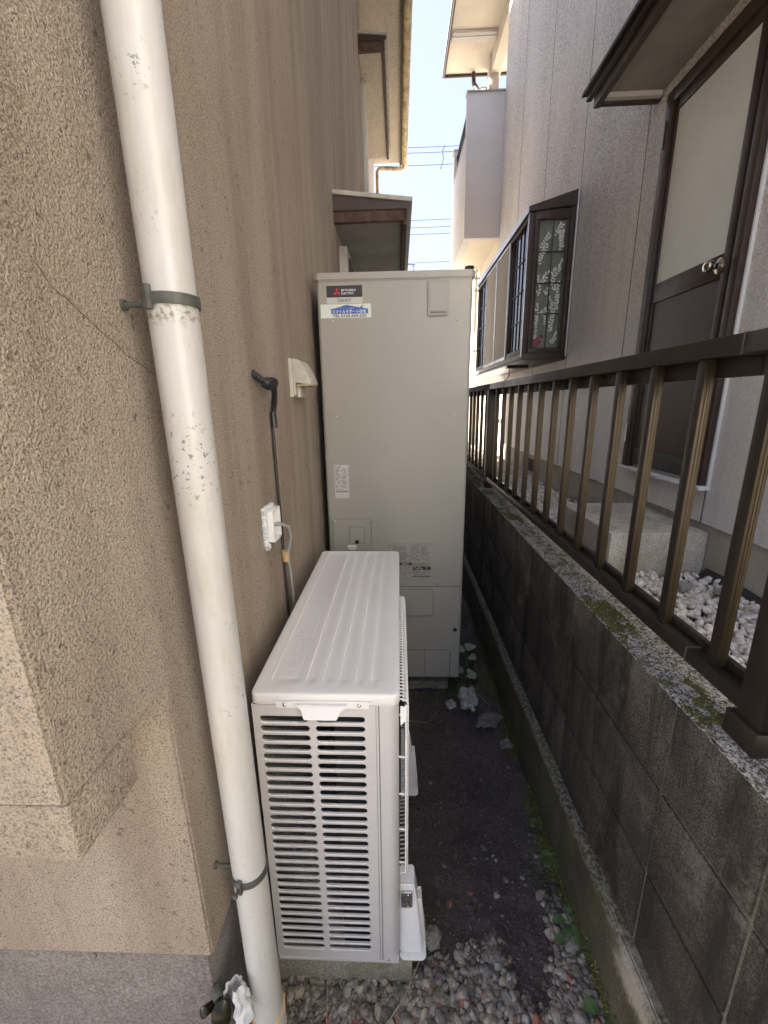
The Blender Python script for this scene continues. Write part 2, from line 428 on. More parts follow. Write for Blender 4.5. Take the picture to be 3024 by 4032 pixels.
def off(o):         # authored offset of an object's origin
    return Vector(o['_o']) if o is not None and '_o' in o.keys() else Vector((0, 0, 0))
ORG = {}
def T(name, label, cat, loc, group=None, rot=None):
    o = bpy.data.objects.new(name, None); COL.objects.link(o); o.empty_display_size = .05
    o.location = (loc[0], loc[1], loc[2] + H)
    if rot: o.rotation_euler = rot
    ORG[o.name] = Vector(loc); o['label'] = label; o['category'] = cat
    if group: o['group'] = group
    return o
def P(name, mb, mat, parent, label=None, smooth=True, kind=None, ang=40):
    me = bpy.data.meshes.new(name)
    if isinstance(mb, MB):
        bmesh.ops.translate(mb.bm, vec=-ORG[parent.name], verts=mb.bm.verts)
        bmesh.ops.recalc_face_normals(mb.bm, faces=mb.bm.faces)
        mb.bm.to_mesh(me); mb.bm.free()
    else:
        me = mb; me.name = name; me.transform(Matrix.Translation(-ORG[parent.name]))
    finish(me, mat, smooth, ang)
    o = bpy.data.objects.new(name, me); COL.objects.link(o); o.parent = parent; ORG[o.name] = ORG[parent.name]
    if label: o['label'] = label
    if kind: o['kind'] = kind
    return o
def S(name, mb, mat, loc, label=None, cat=None, group=None, kind=None, smooth=True, ang=40):
    me = bpy.data.meshes.new(name)
    if isinstance(mb, MB):
        bmesh.ops.translate(mb.bm, vec=-Vector(loc), verts=mb.bm.verts)
        bmesh.ops.recalc_face_normals(mb.bm, faces=mb.bm.faces)
        mb.bm.to_mesh(me); mb.bm.free()
    else:
        me = mb; me.name = name; me.transform(Matrix.Translation(-Vector(loc)))
    finish(me, mat, smooth, ang)
    o = bpy.data.objects.new(name, me); COL.objects.link(o); o.location = (loc[0], loc[1], loc[2] + H)
    ORG[o.name] = Vector(loc)
    if label: o['label'] = label
    if cat: o['category'] = cat
    if group: o['group'] = group
    if kind: o['kind'] = kind
    return o
def dup(o, parent, d):          # copy of a part, sharing its mesh, moved by d
    c = o.copy(); COL.objects.link(c); c.parent = parent; c.location = Vector(o.location) + Vector(d); return c

def np_mesh(name, V, Fc, k):
    me = bpy.data.meshes.new(name); n = len(V); m = len(Fc)
    me.vertices.add(n); me.vertices.foreach_set('co', V.astype(np.float32).ravel())
    me.loops.add(m * k); me.loops.foreach_set('vertex_index', Fc.astype(np.int32).ravel())
    me.polygons.add(m); me.polygons.foreach_set('loop_start', np.arange(0, m * k, k, dtype=np.int32))
    me.update(calc_edges=True); me.validate(); me.shade_smooth(); return me

def protos(cnt, sub, rough=.3, seed=0, flat=.6):
    out = []
    for q in range(cnt):
        b = bmesh.new(); bmesh.ops.create_icosphere(b, subdivisions=sub, radius=1)
        sx, sy, sz = random.uniform(.8, 1.25), random.uniform(.6, .95), random.uniform(flat - .15, flat + .15)
        pl = [(Vector((random.gauss(0, 1), random.gauss(0, 1), random.gauss(0, 1))).normalized(), random.uniform(.62, .9)) for _ in range(6)]
        for v in b.verts:
            v.co *= 1 + rough * noise.noise(v.co * 1.3 + Vector((q * 5.1 + seed, 0, 0)))
            for nrm, dd in pl:
                t = v.co.dot(nrm)
                if t > dd: v.co -= nrm * (t - dd) * .85
            v.co.x *= sx; v.co.y *= sy; v.co.z *= sz
        b.verts.ensure_lookup_table()
        out.append((np.array([v.co[:] for v in b.verts]), np.array([[v.index for v in f.verts] for f in b.faces])))
        b.free()
    return out
def scatter(name, items, pr):
    """items: (x,y,z,size); random orientation"""
    Vs, Fs, o = [], [], 0
    for (x, y, z, s) in items:
        V, Fc = pr[rng.integers(len(pr))]
        a = rng.uniform(0, 6.283); t = rng.normal(0, .35); u = rng.normal(0, .35)
        ca, sa, ct, st, cu, su = math.cos(a), math.sin(a), math.cos(t), math.sin(t), math.cos(u), math.sin(u)
        R = np.array([[ca, -sa, 0], [sa, ca, 0], [0, 0, 1]]) @ np.array([[1, 0, 0], [0, ct, -st], [0, st, ct]]) @ np.array([[cu, 0, su], [0, 1, 0], [-su, 0, cu]])
        Vs.append((V * s) @ R.T + np.array([x, y, z])); Fs.append(Fc + o); o += len(V)
    return np_mesh(name, np.concatenate(Vs), np.concatenate(Fs), 3)

def text(body, x0, x1, z0, z1, y, fit='both', bold=0.0, depth=.0002):
    cu = bpy.data.curves.new('t', 'FONT'); cu.body = body; cu.size = 1; cu.offset = bold; cu.resolution_u = 3
    ob = bpy.data.objects.new('t', cu); COL.objects.link(ob)
    bpy.context.view_layer.update()
    me = bpy.data.meshes.new_from_object(ob.evaluated_get(bpy.context.evaluated_depsgraph_get()))
    bpy.data.objects.remove(ob); bpy.data.curves.remove(cu)
    n = len(me.vertices); co = np.empty(n * 3, np.float32); me.vertices.foreach_get('co', co); co = co.reshape(-1, 3)
    mn, mx = co.min(0), co.max(0)
    out = np.empty_like(co)
    out[:, 0] = x0 + (co[:, 0] - mn[0]) / (mx[0] - mn[0]) * (x1 - x0)
    out[:, 2] = z0 + (co[:, 1] - mn[1]) / (mx[1] - mn[1]) * (z1 - z0)
    out[:, 1] = y
    me.vertices.foreach_set('co', out.ravel()); me.materials.clear(); me.update(); return me

def holed(outer, holes, thick, bev, y, res=3):
    """a sheet in the X-Z plane at depth y with rounded holes; every outline is a list of (x, z)"""
    cu = bpy.data.curves.new('h', 'CURVE'); cu.dimensions = '2D'; cu.fill_mode = 'BOTH'
    for pts in [outer] + holes:
        sp = cu.splines.new('POLY'); sp.points.add(len(pts) - 1); sp.use_cyclic_u = True
        for p, (a, b) in zip(sp.points, pts): p.co = (a, b, 0, 1)
    cu.extrude = thick / 2; cu.bevel_depth = bev; cu.bevel_resolution = res
    cu.offset = -bev
    ob = bpy.data.objects.new('h', cu); COL.objects.link(ob); bpy.context.view_layer.update()
    me = bpy.data.meshes.new_from_object(ob.evaluated_get(bpy.context.evaluated_depsgraph_get()))
    bpy.data.objects.remove(ob); bpy.data.curves.remove(cu); me.materials.clear()
    me.transform(Matrix(((1, 0, 0, 0), (0, 0, -1, y), (0, 1, 0, 0), (0, 0, 0, 1))))
    return me
def stadium(x0, x1, z, h, n=6):
    r = h / 2; pts = []
    for k in range(n + 1):
        a = math.pi / 2 + math.pi * k / n; pts.append((x0 + r + math.cos(a) * r, z + math.sin(a) * r))
    for k in range(n + 1):
        a = -math.pi / 2 + math.pi * k / n; pts.append((x1 - r + math.cos(a) * r, z + math.sin(a) * r))
    return pts
def rrect(x0, x1, y0, y1, r, n=5):
    pts = []
    for cx, cy, a0 in ((x1 - r, y0 + r, -90), (x1 - r, y1 - r, 0), (x0 + r, y1 - r, 90), (x0 + r, y0 + r, 180)):
        for k in range(n + 1):
            a = math.radians(a0 + 90 * k / n); pts.append((cx + math.cos(a) * r, cy + math.sin(a) * r))
    return pts

# ------------------------------------------------------------------ ground
g = MB(); g.face([(-80, -80, -1.47), (80, -80, -1.47), (80, 80, -1.47), (-80, 80, -1.47)])
S('ground', g, 'ground', (0, 0, -1.47), kind='structure', smooth=False)
def sheet(x0, x1, y0, y1, step, zf):
    nx = int((x1 - x0) / step) + 1; ny = int((y1 - y0) / step) + 1
    X, Y = np.meshgrid(np.linspace(x0, x1, nx), np.linspace(y0, y1, ny))
    Z = np.array([[zf(a, b) for a, b in zip(r1, r2)] for r1, r2 in zip(X, Y)])
    V = np.stack([X, Y, Z], -1).reshape(-1, 3); i = np.arange(nx * ny).reshape(ny, nx)
    Fc = np.stack([i[:-1, :-1], i[:-1, 1:], i[1:, 1:], i[1:, :-1]], -1).reshape(-1, 4)
    return np_mesh('sheet', V, Fc, 4)
def soil_z(x, y):
    v = Vector((x, y, 0))
    return -1.424 + .014 * noise.noise(v * 3.1) + .008 * noise.noise(v * 11) + .006 * noise.noise(v * 31) + .0045 * noise.noise(v * 62)
S('alley_soil', sheet(-.372, .49, .2, 2.6, .0085, soil_z), 'soil', (0, 0, -1.42), kind='structure')
S('alley_soil', sheet(-.372, .49, 2.6, 9, .06, soil_z), 'soil', (0, 2.6, -1.42), kind='structure')
g = MB(); g.box(.63, 1.53, -4, 9.3, -1.46, -.885)
S('garden_bed', g, 'soil', (1.1, 2, -.9), kind='structure', smooth=False)

# ------------------------------------------------------------------ left house
LH = T('stucco_house', 'house with speckled beige stucco wall, overhanging corner and deep eaves on the left', 'house', (-1.5, 3, -1.42))
g = MB(); g.prism([(.333, 4.1), (.333, -.408), (.524, -.408), (.524, -.988), (5.2, -.988), (5.2, 4.1)], 'x', -9.0, -.355, .004, 2)
P('wall', g, 'stl', LH)
g = MB(); g.box(-9.0, -.3575, .3365, .442, -.488, -.4105, .003, 2)
P('wall_ledge', g, 'stl', LH, 'lower stucco block under the overhanging corner')
g = MB(); g.box(-9.0, -.372, .534, 6.2, -1.47, -.989, .004)
P('foundation', g, 'found', LH)
g = MB(); g.box(-3.4, -.40, 6.2, 8.7, 2.2, 4.1)  # lifted clear of the ground: added opening that lets sun through
P('far_wall', g, 'soffit', LH)  # paler stucco than the near wall, its brighter light put into the colour
P('added_carport_post', MB().box(-.55, -.41, 8.5, 8.64, -1.45, 2.199), 'cream', LH); P('added_carport_post', MB().box(-3.35, -3.2, 8.5, 8.64, -1.45, 2.199), 'cream', LH)  # posts of the added open bay, invented to pass sunlight
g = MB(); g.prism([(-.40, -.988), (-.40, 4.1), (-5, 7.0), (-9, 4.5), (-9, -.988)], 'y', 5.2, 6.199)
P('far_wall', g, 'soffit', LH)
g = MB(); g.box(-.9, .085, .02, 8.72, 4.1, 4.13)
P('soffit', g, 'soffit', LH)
g = MB(); g.box(.06, .085, .0, 8.74, 4.05, 4.21)
P('fascia', g, 'ash', LH)
g = MB()
g.prism([(.12, 4.14), (-5.0, 8.8), (-10.0, 4.14), (-10.0, 4.05), (-5.0, 8.7), (.12, 4.05)][::-1], 'y', .0, 6.2)  # unseen roof, ridge raised to keep sun off the opposite wall
P('roof', g, 'tile', LH)
g = MB()
g.prism([(.12, 4.14), (-1.7, 6.2), (-3.6, 4.14), (-3.6, 4.05), (-1.7, 6.1), (.12, 4.05)][::-1], 'y', 6.201, 8.8)  # unseen far roof, kept narrow so sun passes under it
P('roof', g, 'tile', LH)
g = MB(); g.tube([(.14, -.02, 4.085), (.14, 8.75, 4.085)], .052, 12)
P('gutter', g, 'gutter', LH, 'stained cream rain gutter with peeling edge')
g = MB(); g.tube([(.14, 8.66, 4.06), (.13, 8.66, 3.99), (.05, 8.62, 3.96), (-.30, 8.5, 3.93), (-.335, 8.5, 3.88), (-.335, 8.5, -1.0)], .028, 10)
P('gutter_pipe', g, 'gutter', LH)
# lower window hood
def hood(y0, y1, xi, xo, zi, zo, drop, soff, pname='window_hood'):
    g = MB(); t = .022
    g.prism([(xi, zi), (xo, zo), (xo, zo - t), (xi, zi - t)], 'y', y0, y1, .002)
    hd = P(pname, g, 'edge', LH)
    g = MB(); g.box(xi, xo - .045, y0 + .02, y0 + .055, zi - .155, zo - .035 - .003, .003)
    P('end_board', g, 'wood', hd)
    g = MB(); g.prism([(xi, zi - t - .002), (xo - .01, zo - t - .002), (xo - .01, zo - .05), (xi, zo - .05)], 'y', y0 + .012, y0 + .018)
    P('gable_board', g, 'brown', hd)
    g = MB(); g.box(xo - .062, xo - .03, y0 + .056, y1, zo - .112, zo - t - .004, .003)
    P('front_board', g, 'wood', hd)
    g = MB(); g.box(xi, xo - .063, y0 + .056, y1, soff, soff + .01)
    P('soffit_panel', g, 'hoodsoffit' if pname == 'window_hood' and y0 < 4 else 'soffit', hd)
    return hd
hood(2.65, 4.5, -.356, .087, 1.139, 1.088, .1, .99)
hood(4.98, 6.9, -.40, -.071, 3.43, 3.40, .1, 3.31)
g = MB(); g.box(-.40, -.305, 2.86, 4.3, -.05, .93, .006)
wf = P('window_frame', g, 'edge', LH)
for yy in (2.93, 3.6):
    g = MB(); g.box(-.304, -.296, yy, yy + .6, .0, .88); P('pane', g, 'glass', wf)
g = MB(); g.tube([(-.25, 6.9, 3.1), (-.1, 6.9, 3.08)], .02, 6)
# crack in the stucco
g = MB(); ck = [(.447, .139), (.461, .121), (.487, .110), (.514, .094), (.546, .079), (.567, .066), (.598, .056), (.631, .041)]; pts = []
for (ya_, za_), (yb_, zb_) in zip(ck, ck[1:]):
    for q in range(5): pts.append((-.3547, ya_ + (yb_ - ya_) * q / 5 + random.uniform(-.0009, .0009), za_ + (zb_ - za_) * q / 5 + random.uniform(-.0009, .0009)))
g.tube(pts, .0005, 4)
P('crack', g, 'ash', LH)
g = MB(); g.blob((-.58, .521, -.992), .004, .004, .007, 2, .4, 3)
P('mortar_drip', g, 'found', LH)

def clamp(pipe, x, y, z, r, low):
    b = MB(); b.lathe([(r + .0005, -.0065), (r + .003, -.0065), (r + .0036, 0), (r + .003, .0065), (r + .0005, .0065)], (x, y, z), (0, 0, 1), 28)
    br = P('bracket', b, 'zinc', pipe)
    b = MB(); b.tube([(x - r * .8, y + .004, z), (-.357, y + .004, z)], .0036, 8); b.lathe([(.007, 0), (.007, .006)], (-.357, y + .004, z), (1, 0, 0), 10)
    P('bolt', b, 'zinc', br)
    b = MB()
    a = -2.0 if not low else -1.75
    cx, cy = x + math.cos(a) * (r + .004), y + math.sin(a) * (r + .004)
    b.box(cx - .005, cx + .005, cy - .004, cy + .004, z - .013, z + .015, .0015, rot=Matrix.Rotation(a + math.pi / 2, 4, 'Z'))
    if low: b.lathe([(.003, 0), (.003, .012), (.005, .012), (.005, .016)], (cx, cy, z), (math.cos(a), math.sin(a), 0), 8)
    P('clip', b, 'zinc', br)
DP = T('drainpipe', 'white drainpipe with grey spots rising past the outdoor unit, nearest to the viewer', 'drainpipe', (-.2875, .572, -1.42))
g = MB(); g.tube([(-.2875, .572, z) for z in (-1.42, -.9, -.3, .5, 1.5, 4.06)], .0305, 36)
P('pipe', g, 'pvc', DP)
g = MB(); g.lathe([(.0335, -1.43), (.0335, -1.232), (.0325, -1.228), (.031, -1.228)], (-.2875, .572, 0), (0, 0, 1), 36)
P('socket', g, 'pvc', DP)
g = MB(); g.lathe([(.031, -1.2285), (.0345, -1.2285), (.0345, -1.2255), (.031, -1.2255)], (-.2875, .572, 0), (0, 0, 1), 36)
P('socket_lip', g, 'tape', DP)
clamp(DP, -.2875, .572, .128, .0305, False); clamp(DP, -.2875, .572, -.835, .0305, True)
D2 = T('drainpipe', 'cream drainpipe with a funnel head under the upper hood, far along the stucco wall', 'drainpipe', (-.345, 5.45, -1.0))
g = MB(); g.tube([(-.345, 5.45, z) for z in (-1.0, 1, 3.36)], .032, 14); P('pipe', g, 'pvcf', D2)
g = MB(); g.lathe([(.034, 3.34), (.05, 3.42), (.05, 3.56), (.045, 3.56)], (-.345, 5.45, 0), (0, 0, 1), 14); P('funnel', g, 'pvcf', D2)

# weather hood of the exhaust outlet
VH = T('vent_hood', 'small ivory exhaust vent hood on the stucco wall beside the tank', 'vent', (-.355, 1.46, .02))
g = MB(); g.box(-.358, -.343, 1.405, 1.53, .022, .143, .004, 3); P('base_plate', g, 'edge', VH)
g = MB()
prof = [(-.344, .142), (-.332, .142), (-.318, .136), (-.302, .112), (-.287, .076), (-.283, .062), (-.300, .062), (-.338, .068), (-.338, .026), (-.344, .026)]
g.prism(prof, 'y', 1.408, 1.527, .003, 2); P('cover', g, 'edge', VH)
g = MB(); g.box(-.334, -.287, 1.413, 1.522, .0585, .0615); P('grille', g, 'gutter', VH)
g = MB(); g.box(-.337, -.326, 1.43, 1.50, .022, .060, .002); P('catch', g, 'edge', VH)

# old flex with taped joint
CB = T('hanging_cable', 'black cord with a taped weatherproof plug hanging down the stucco wall', 'cable', (-.345, 1.15, -.6))
g = MB(); prof = []
for k in range(13): prof.append((.0105 if k % 2 else .007, k * .0042))
d = Vector((.6, .8, -.55)).normalized()
g.lathe(prof, (-.357, 1.048, .076), d, 12); P('strain_relief', g, 'black', CB)
g = MB(); g.blob((-.326, 1.092, .052), .013, .026, .016, 3, .25, 4, rotz=-.5); P('plug', g, 'black', CB)
g = MB()
pts = [(-.322, 1.105, .044), (-.328, 1.135, .030), (-.338, 1.158, .005), (-.342, 1.158, -.02), (-.343, 1.156, -.06)]
g.tube(pts, .006, 8, rads=[.010, .0075, .0085, .0065, .0095]); g.tube([(-.343, 1.156, -.02), (-.343, 1.155, -.062)], .0085, 8)
P('tape_wrap', g, 'black', CB)
g = MB(); g.tube([(-.347, 1.155, -.05), (-.348, 1.157, -.2), (-.348, 1.160, -.36), (-.348, 1.158, -.5), (-.348, 1.162, -.75), (-.34, 1.17, -1.3)], .0042, 8)
P('cord', g, 'cord', CB)
OB = T('outlet_box', 'broken white outlet box sealed with silicone, grey cable coming out', 'outlet', (-.355, 1.06, -.36))
g = MB(); g.box(-.357, -.330, 1.030, 1.038, -.352, -.268, .002); g.box(-.357, -.330, 1.092, 1.10, -.352, -.268, .002)
g.box(-.357, -.330, 1.038, 1.092, -.272, -.266, .001); g.box(-.357, -.330, 1.038, 1.092, -.354, -.348, .001); P('frame', g, 'white', OB)
g = MB(); g.box(-.356, -.351, 1.038, 1.092, -.348, -.272); P('back_plate', g, 'gutter', OB)
g = MB()
for k in range(12):
    z = -.262 - k * .0085; g.blob((-.350, 1.022 + random.uniform(-.002, .002), z), .009, .009, .0068, 2, .35, k)
for k in range(5): g.blob((-.349, 1.03 + k * .014, -.262 + random.uniform(-.002, .003)), .009, .009, .006, 2, .35, 20 + k)
g.blob((-.350, 1.03, -.362), .009, .012, .012, 2, .5, 31); P('sealant', g, 'sealant', OB)
g = MB(); g.tube([(-.352, 1.065, -.315), (-.33, 1.085, -.316), (-.316, 1.12, -.335), (-.318, 1.143, -.375), (-.335, 1.150, -.43), (-.335, 1.170, -.50), (-.338, 1.186, -.60), (-.338, 1.19, -.8), (-.338, 1.19, -1.3)], .0048, 8)
P('cable', g, 'gcord', OB)
g = MB(); g.tube([(-.341, 1.153, -.418), (-.341, 1.157, -.452)], .0115, 10); P('tape_wrap', g, 'tape', OB)

# water tap, wrapped in plastic
TP = T('water_tap', 'tarnished water tap wrapped in white plastic below the drainpipe bracket', 'tap', (-.35, .525, -1.15))
g = MB(); g.lathe([(.004, -.012), (.016, -.010), (.020, 0), (.018, .010), (.008, .014), (.003, .015)], (-.345, .507, -1.108), (.25, -.75, .55), 20)
bmesh.ops.scale(g.bm, vec=(1, 1, 1.5), space=Matrix.Translation((.345, -.507, 1.108)), verts=g.bm.verts); P('handle', g, 'bronzeblk', TP)
g = MB(); g.lathe([(.008, 0), (.009, .02), (.006, .022)], (-.363, .506, -1.088), (-.3, -.6, .5), 12); P('spindle', g, 'bronzeblk', TP)
g = MB(); g.tube([(-.372, .536, -1.10), (-.345, .522, -1.105), (-.335, .53, -1.20)], .009, 10); P('spout', g, 'zinc', TP)
b = MB(); bmesh.ops.create_grid(b.bm, x_segments=22, y_segments=22, size=1)
for v in b.bm.verts:
    u, t = v.co.x, v.co.y
    rr = .012 + .018 * (1 - t) / 2 + .006 * abs(math.sin(u * 9))
    a = 1.2 + u * 2.6
    zz = -1.068 - .085 * (1 - t) / 2 - .018 * max(0, u)
    n_ = noise.noise(Vector((u * 2.5, t * 2.5, 1)))
    v.co = (-.328 + math.cos(a) * rr * 1.0 + n_ * .006, .528 + math.sin(a) * rr * .8, zz + n_ * .008)
for f in b.bm.faces: f.smooth = True
P('plastic_wrap', b, 'bag', TP, ang=25)
CN = MB(); z = -1.0; pts = []; rd = []
k = 0
while z > -1.44: pts.append((-.312, .60, z)); rd.append(.0125 if k % 2 else .0105); z -= .0034; k += 1
CN.tube(pts, .012, 12, rads=rd)
S('conduit', CN, 'gcord', (-.312, .60, -1.42), 'grey corrugated conduit standing behind the drainpipe foot', 'conduit', ang=60)

# ------------------------------------------------------------------ heat pump unit
AC = T('heat_pump_unit', 'ivory heat pump outdoor unit with slotted end panel on a concrete block', 'heat pump', (-.16, 1.1, -1.34), rot=(0, .0085, 0))
AX0, AX1, AY0, AY1, ZT, ZB = -.3125, -.0105, .703, 1.532, -.560, -1.320
# lid
lid = bmesh.new(); loops = []
def ring(x0, x1, y0, y1, r, z): return [lid.verts.new((a, b, z)) for a, b in rrect(x0, x1, y0, y1, r, 6)]
spec = [(0.001, -.585), (0, -.583), (0, -.566)] + [(.006 * (1 - math.cos(t)), -.566 + .006 * math.sin(t)) for t in (math.radians(x) for x in (18, 36, 54, 72, 90))]
for ins, z in spec: loops.append(ring(AX0 + ins, AX1 - ins, AY0 + ins, AY1 - ins, max(.016 - ins, .004), z))
for a, b_ in zip(loops, loops[1:]):
    n = len(a)
    for i in range(n):
        f = lid.faces.new((a[i], a[(i + 1) % n], b_[(i + 1) % n], b_[i])); f.smooth = (a[i].co - a[(i + 1) % n].co).length < .02 or abs(a[i].co.z - b_[i].co.z) < .004
gx0, gx1, gy0, gy1 = AX0 + .016, AX1 - .016, AY0 + .018, AY1 - .014
bands = [(-.281, -.216, 1), (-.207, -.185, 0), (-.172, -.151, 0), (-.138, -.117, 0), (-.103, -.083, 0), (-.070, -.050, 0)]
xs = {gx0, gx1}; 
for a, c, _ in bands: xs |= {a, a + .0012, c - .007, c}
xs = sorted(xs); ys = [gy0, .7445, .7475, .757] + [.8 + k * .05 for k in range(14)] + [1.513, 1.516, gy1]
def dep(x, y):
    if y <= .7446 or y >= 1.5155: return 0
    for a, c, t in bands:
        if a + 1e-5 < x < c - 1e-5: return .0022 if x <= c - .0069 else 0
    return 0
gr = [[lid.verts.new((x, y, ZT - dep(x, y))) for x in xs] for y in ys]
for j in range(len(ys) - 1):
    for i in range(len(xs) - 1): lid.faces.new((gr[j][i], gr[j][i + 1], gr[j + 1][i + 1], gr[j + 1][i]))
edge = [e for e in lid.edges if len(e.link_faces) == 1 and all(abs(v.co.z - ZT) < 1e-4 for v in e.verts)]
bmesh.ops.triangle_fill(lid, edges=edge, use_beauty=True, use_dissolve=True)
m_ = MB(); m_._merge(lid); LID = P('lid', m_, 'acw', AC, 'ivory ribbed lid', ang=32)
g = MB(); sk = [(-.262, -.5905), (-.262, -.572), (-.068, -.572), (-.068, -.5905), (-.096, -.5905), (-.102, -.583), (-.222, -.583), (-.228, -.5905)]
g.prism([(-.262, -.574), (-.258, -.5905), (-.216, -.5905), (-.204, -.6015), (-.200, -.6035), (-.135, -.6035), (-.131, -.6015), (-.118, -.5905), (-.072, -.5905), (-.068, -.574)], 'y', .6995, .7025, .0008, 1)
P('flange', g, 'acw', LID)
g = MB(); g.prism([(-.2235, -.5795), (-.2095, -.5795), (-.2015, -.6045), (-.134, -.6045), (-.124, -.5795), (-.1125, -.5795)], 'y', .6945, .6990, .0012, 2)
g = MB(); g.prism([(-.2215, -.5785), (-.208, -.586), (-.2005, -.6045), (-.135, -.6045), (-.127, -.586), (-.1145, -.5785)], 'y', .6925, .6992, .0015, 2)
for v in g.bm.verts:
    if v.co.y < .697: v.co.y -= max(0, -.580 - v.co.z) * .42
P('handle', g, 'acw', LID)
def screw(x, y, z, r, parent, d=(0, -1, 0)):
    g = MB(); g.lathe([(r, 0), (r * .98, r * .25), (r * .7, r * .6), (r * .25, r * .72)], (x, y, z), d, 14)
    dd = Vector(d)
    o = P('screw', g, 'chrome', parent)
    return o
for x in (-.2415, -.0915): screw(x, .6993, -.5815, .0042, AC)
screw(-.039, .7025, -1.3125, .0035, AC); screw(-.3065, .7025, -1.3165, .0035, AC)
# warning pictures embossed in the lid
def strip(g, pts, w=.0012, z=-.5620, h=.0006):
    for (x0, y0), (x1, y1) in zip(pts, pts[1:]):
        L = math.hypot(x1 - x0, y1 - y0); a = math.atan2(y1 - y0, x1 - x0)
        g.box((x0 + x1) / 2 - L / 2, (x0 + x1) / 2 + L / 2, (y0 + y1) / 2 - w / 2, (y0 + y1) / 2 + w / 2, z - h / 2, z + h / 2, rot=Matrix.Rotation(a, 4, 'Z'))
g = MB()
for (x0, x1, y0, y1) in ((-.2775, -.228, .760, .893), (-.2775, -.228, .906, 1.11)):
    strip(g, [(x0, y0), (x1, y0), (x1, y1), (x0, y1), (x0, y0)])
strip(g, [(-.266, .778), (-.240, .792), (-.266, .806), (-.266, .778)]); strip(g, [(-.262, .790), (-.250, .792)], .002)
strip(g, [(-.262, .828), (-.250, .835), (-.262, .842), (-.262, .828)])
for k in range(5): strip(g, [(-.270 + k * .008, .850), (-.270 + k * .008, .880)], .0016)
strip(g, [(-.262 + .010 * math.cos(t), .925 + .012 * math.sin(t)) for t in np.linspace(0, 6.283, 15)]); strip(g, [(-.269, .933), (-.255, .917)])
for k in range(4): strip(g, [(-.268 + k * .010, .950 + .01 * (k % 2)), (-.268 + k * .010, 1.085)], .0014)
P('embossed_marks', g, 'acw', LID)
# casing shell, open at the slotted end
shell = []
shell += [(-.0585, .7035)]; R_ = .024
shell += [(-.044, .7035)]
for k in range(9):
    a = math.radians(-90 + 90 * k / 8); shell.append((AX1 - .002 - R_ + math.cos(a) * R_, .7035 + R_ + math.sin(a) * R_))
shell += [(AX1 - .002, 1.505), (AX1 - .02, 1.528), (AX0 + .02, 1.528), (AX0 + .002, 1.510), (AX0 + .002, .7035), (AX0 + .006, .7035)]
def inset(pts, d):
    out = []
    for k, p in enumerate(pts):
        a = pts[max(k - 1, 0)]; c = pts[min(k + 1, len(pts) - 1)]
        tx_, ty = c[0] - a[0], c[1] - a[1]; L = math.hypot(tx_, ty); out.append((p[0] - ty / L * d, p[1] + tx_ / L * d))
    return out
g = MB(); g.prism(shell + inset(shell, .003)[::-1], 'z', ZB, -.5848)
P('casing', g, 'acb', AC)
slots = []
for k in range(29):
    z = -.6185 - k * .02343
    slots.append(stadium(-.2955, -.1945, z, .0135)); slots.append(stadium(-.182, -.081, z, .0135))
pan = holed([(-.3105, ZB + .002), (-.0592, ZB + .002), (-.0592, -.5855), (-.3105, -.5855)], slots, .0012, .0011, .7040)
P('slotted_panel', pan, 'acb', AC, 'end panel with two columns of rounded slots', ang=50)
g = MB(); b = g.bm            # pressed lip under every slot; paler colour paints in the skylight it catches
for k in range(29):
    z = -.6185 - k * .02343
    for x0, x1 in ((-.2955, -.1945), (-.182, -.081)):
        g.tube([(x0 + .002, .7012, z - .0045), (x0 + .006, .7008, z - .0078), (x1 - .006, .7008, z - .0078), (x1 - .002, .7012, z - .0045)], .0014, 6)
P('slot_lips', g, 'acw', AC)
g = MB(); g.box(-.0535, -.0520, .7022, .7036, ZB + .002, -.5855); P('panel_seam', g, 'printg', AC)
g = MB(); g.box(-.3085, -.0145, .70, 1.52, ZB - .001, ZB + .004); P('base_pan', g, 'acb', AC)
g = MB(); g.box(-.150, -.06, .735, 1.50, ZB + .006, -.60); P('compressor_box', g, 'fins', AC)
g = MB()
for k in range(30): z = -.612 - k * .0236; g.tube([(-.305, .73, z), (-.19, .728, z - .004)], .0035, 6)
P('coil', g, 'coil', AC)
g = MB()
for k in range(9):
    x = -.298 + k * .011; g.tube([(x, .722, -.60), (x + .018, .720, -.8), (x + .012, .722, -1.05), (x + .02, .722, -1.3)], .0005, 4)
P('fin_edge', g, 'zinc', AC)
# fan guard
g = MB(); gx = .0065; gy0_, gy1_ = .728, 1.20
for z in (-.628, -.735, -.835, -.935, -1.035): g.tube([(AX1 - .004, gy0_ + .002, z), (gx - .003, gy0_ + .001, z), (gx, gy0_ + .004, z), (gx, gy1_, z), (AX1, gy1_ + .004, z)], .0021, 6)
for k in range(44):
    y = gy0_ + .003 + k * (gy1_ - gy0_ - .006) / 43
    g.tube([(AX1, y, -.590), (gx - .006, y, -.592), (gx - .001, y, -.598), (gx, y, -.61), (gx, y, -1.06), (gx - .005, y, -1.068), (AX1, y, -1.07)], .0016, 6)
for x in (-.003, .0025): g.tube([(x, gy0_, -.592), (x, gy1_, -.592)], .0019, 6)
g.tube([(gx - .004, gy0_ - .002, -.60), (gx - .004, gy0_ - .002, -1.06)], .0022, 6)
P('fan_guard', g, 'white', AC, 'white wire fan guard')
g = MB(); g.prism([(-.010, -.602), (.003, -.604), (.002, -.636), (-.009, -.650)], 'y', .722, .726, .001); P('guard_clip', g, 'white', AC)
g = MB(); g.lathe([(.19, 0), (.19, .004)], (AX1 - .002, .97, -.84), (1, 0, 0), 40); P('fan_opening', g, 'fins', AC)
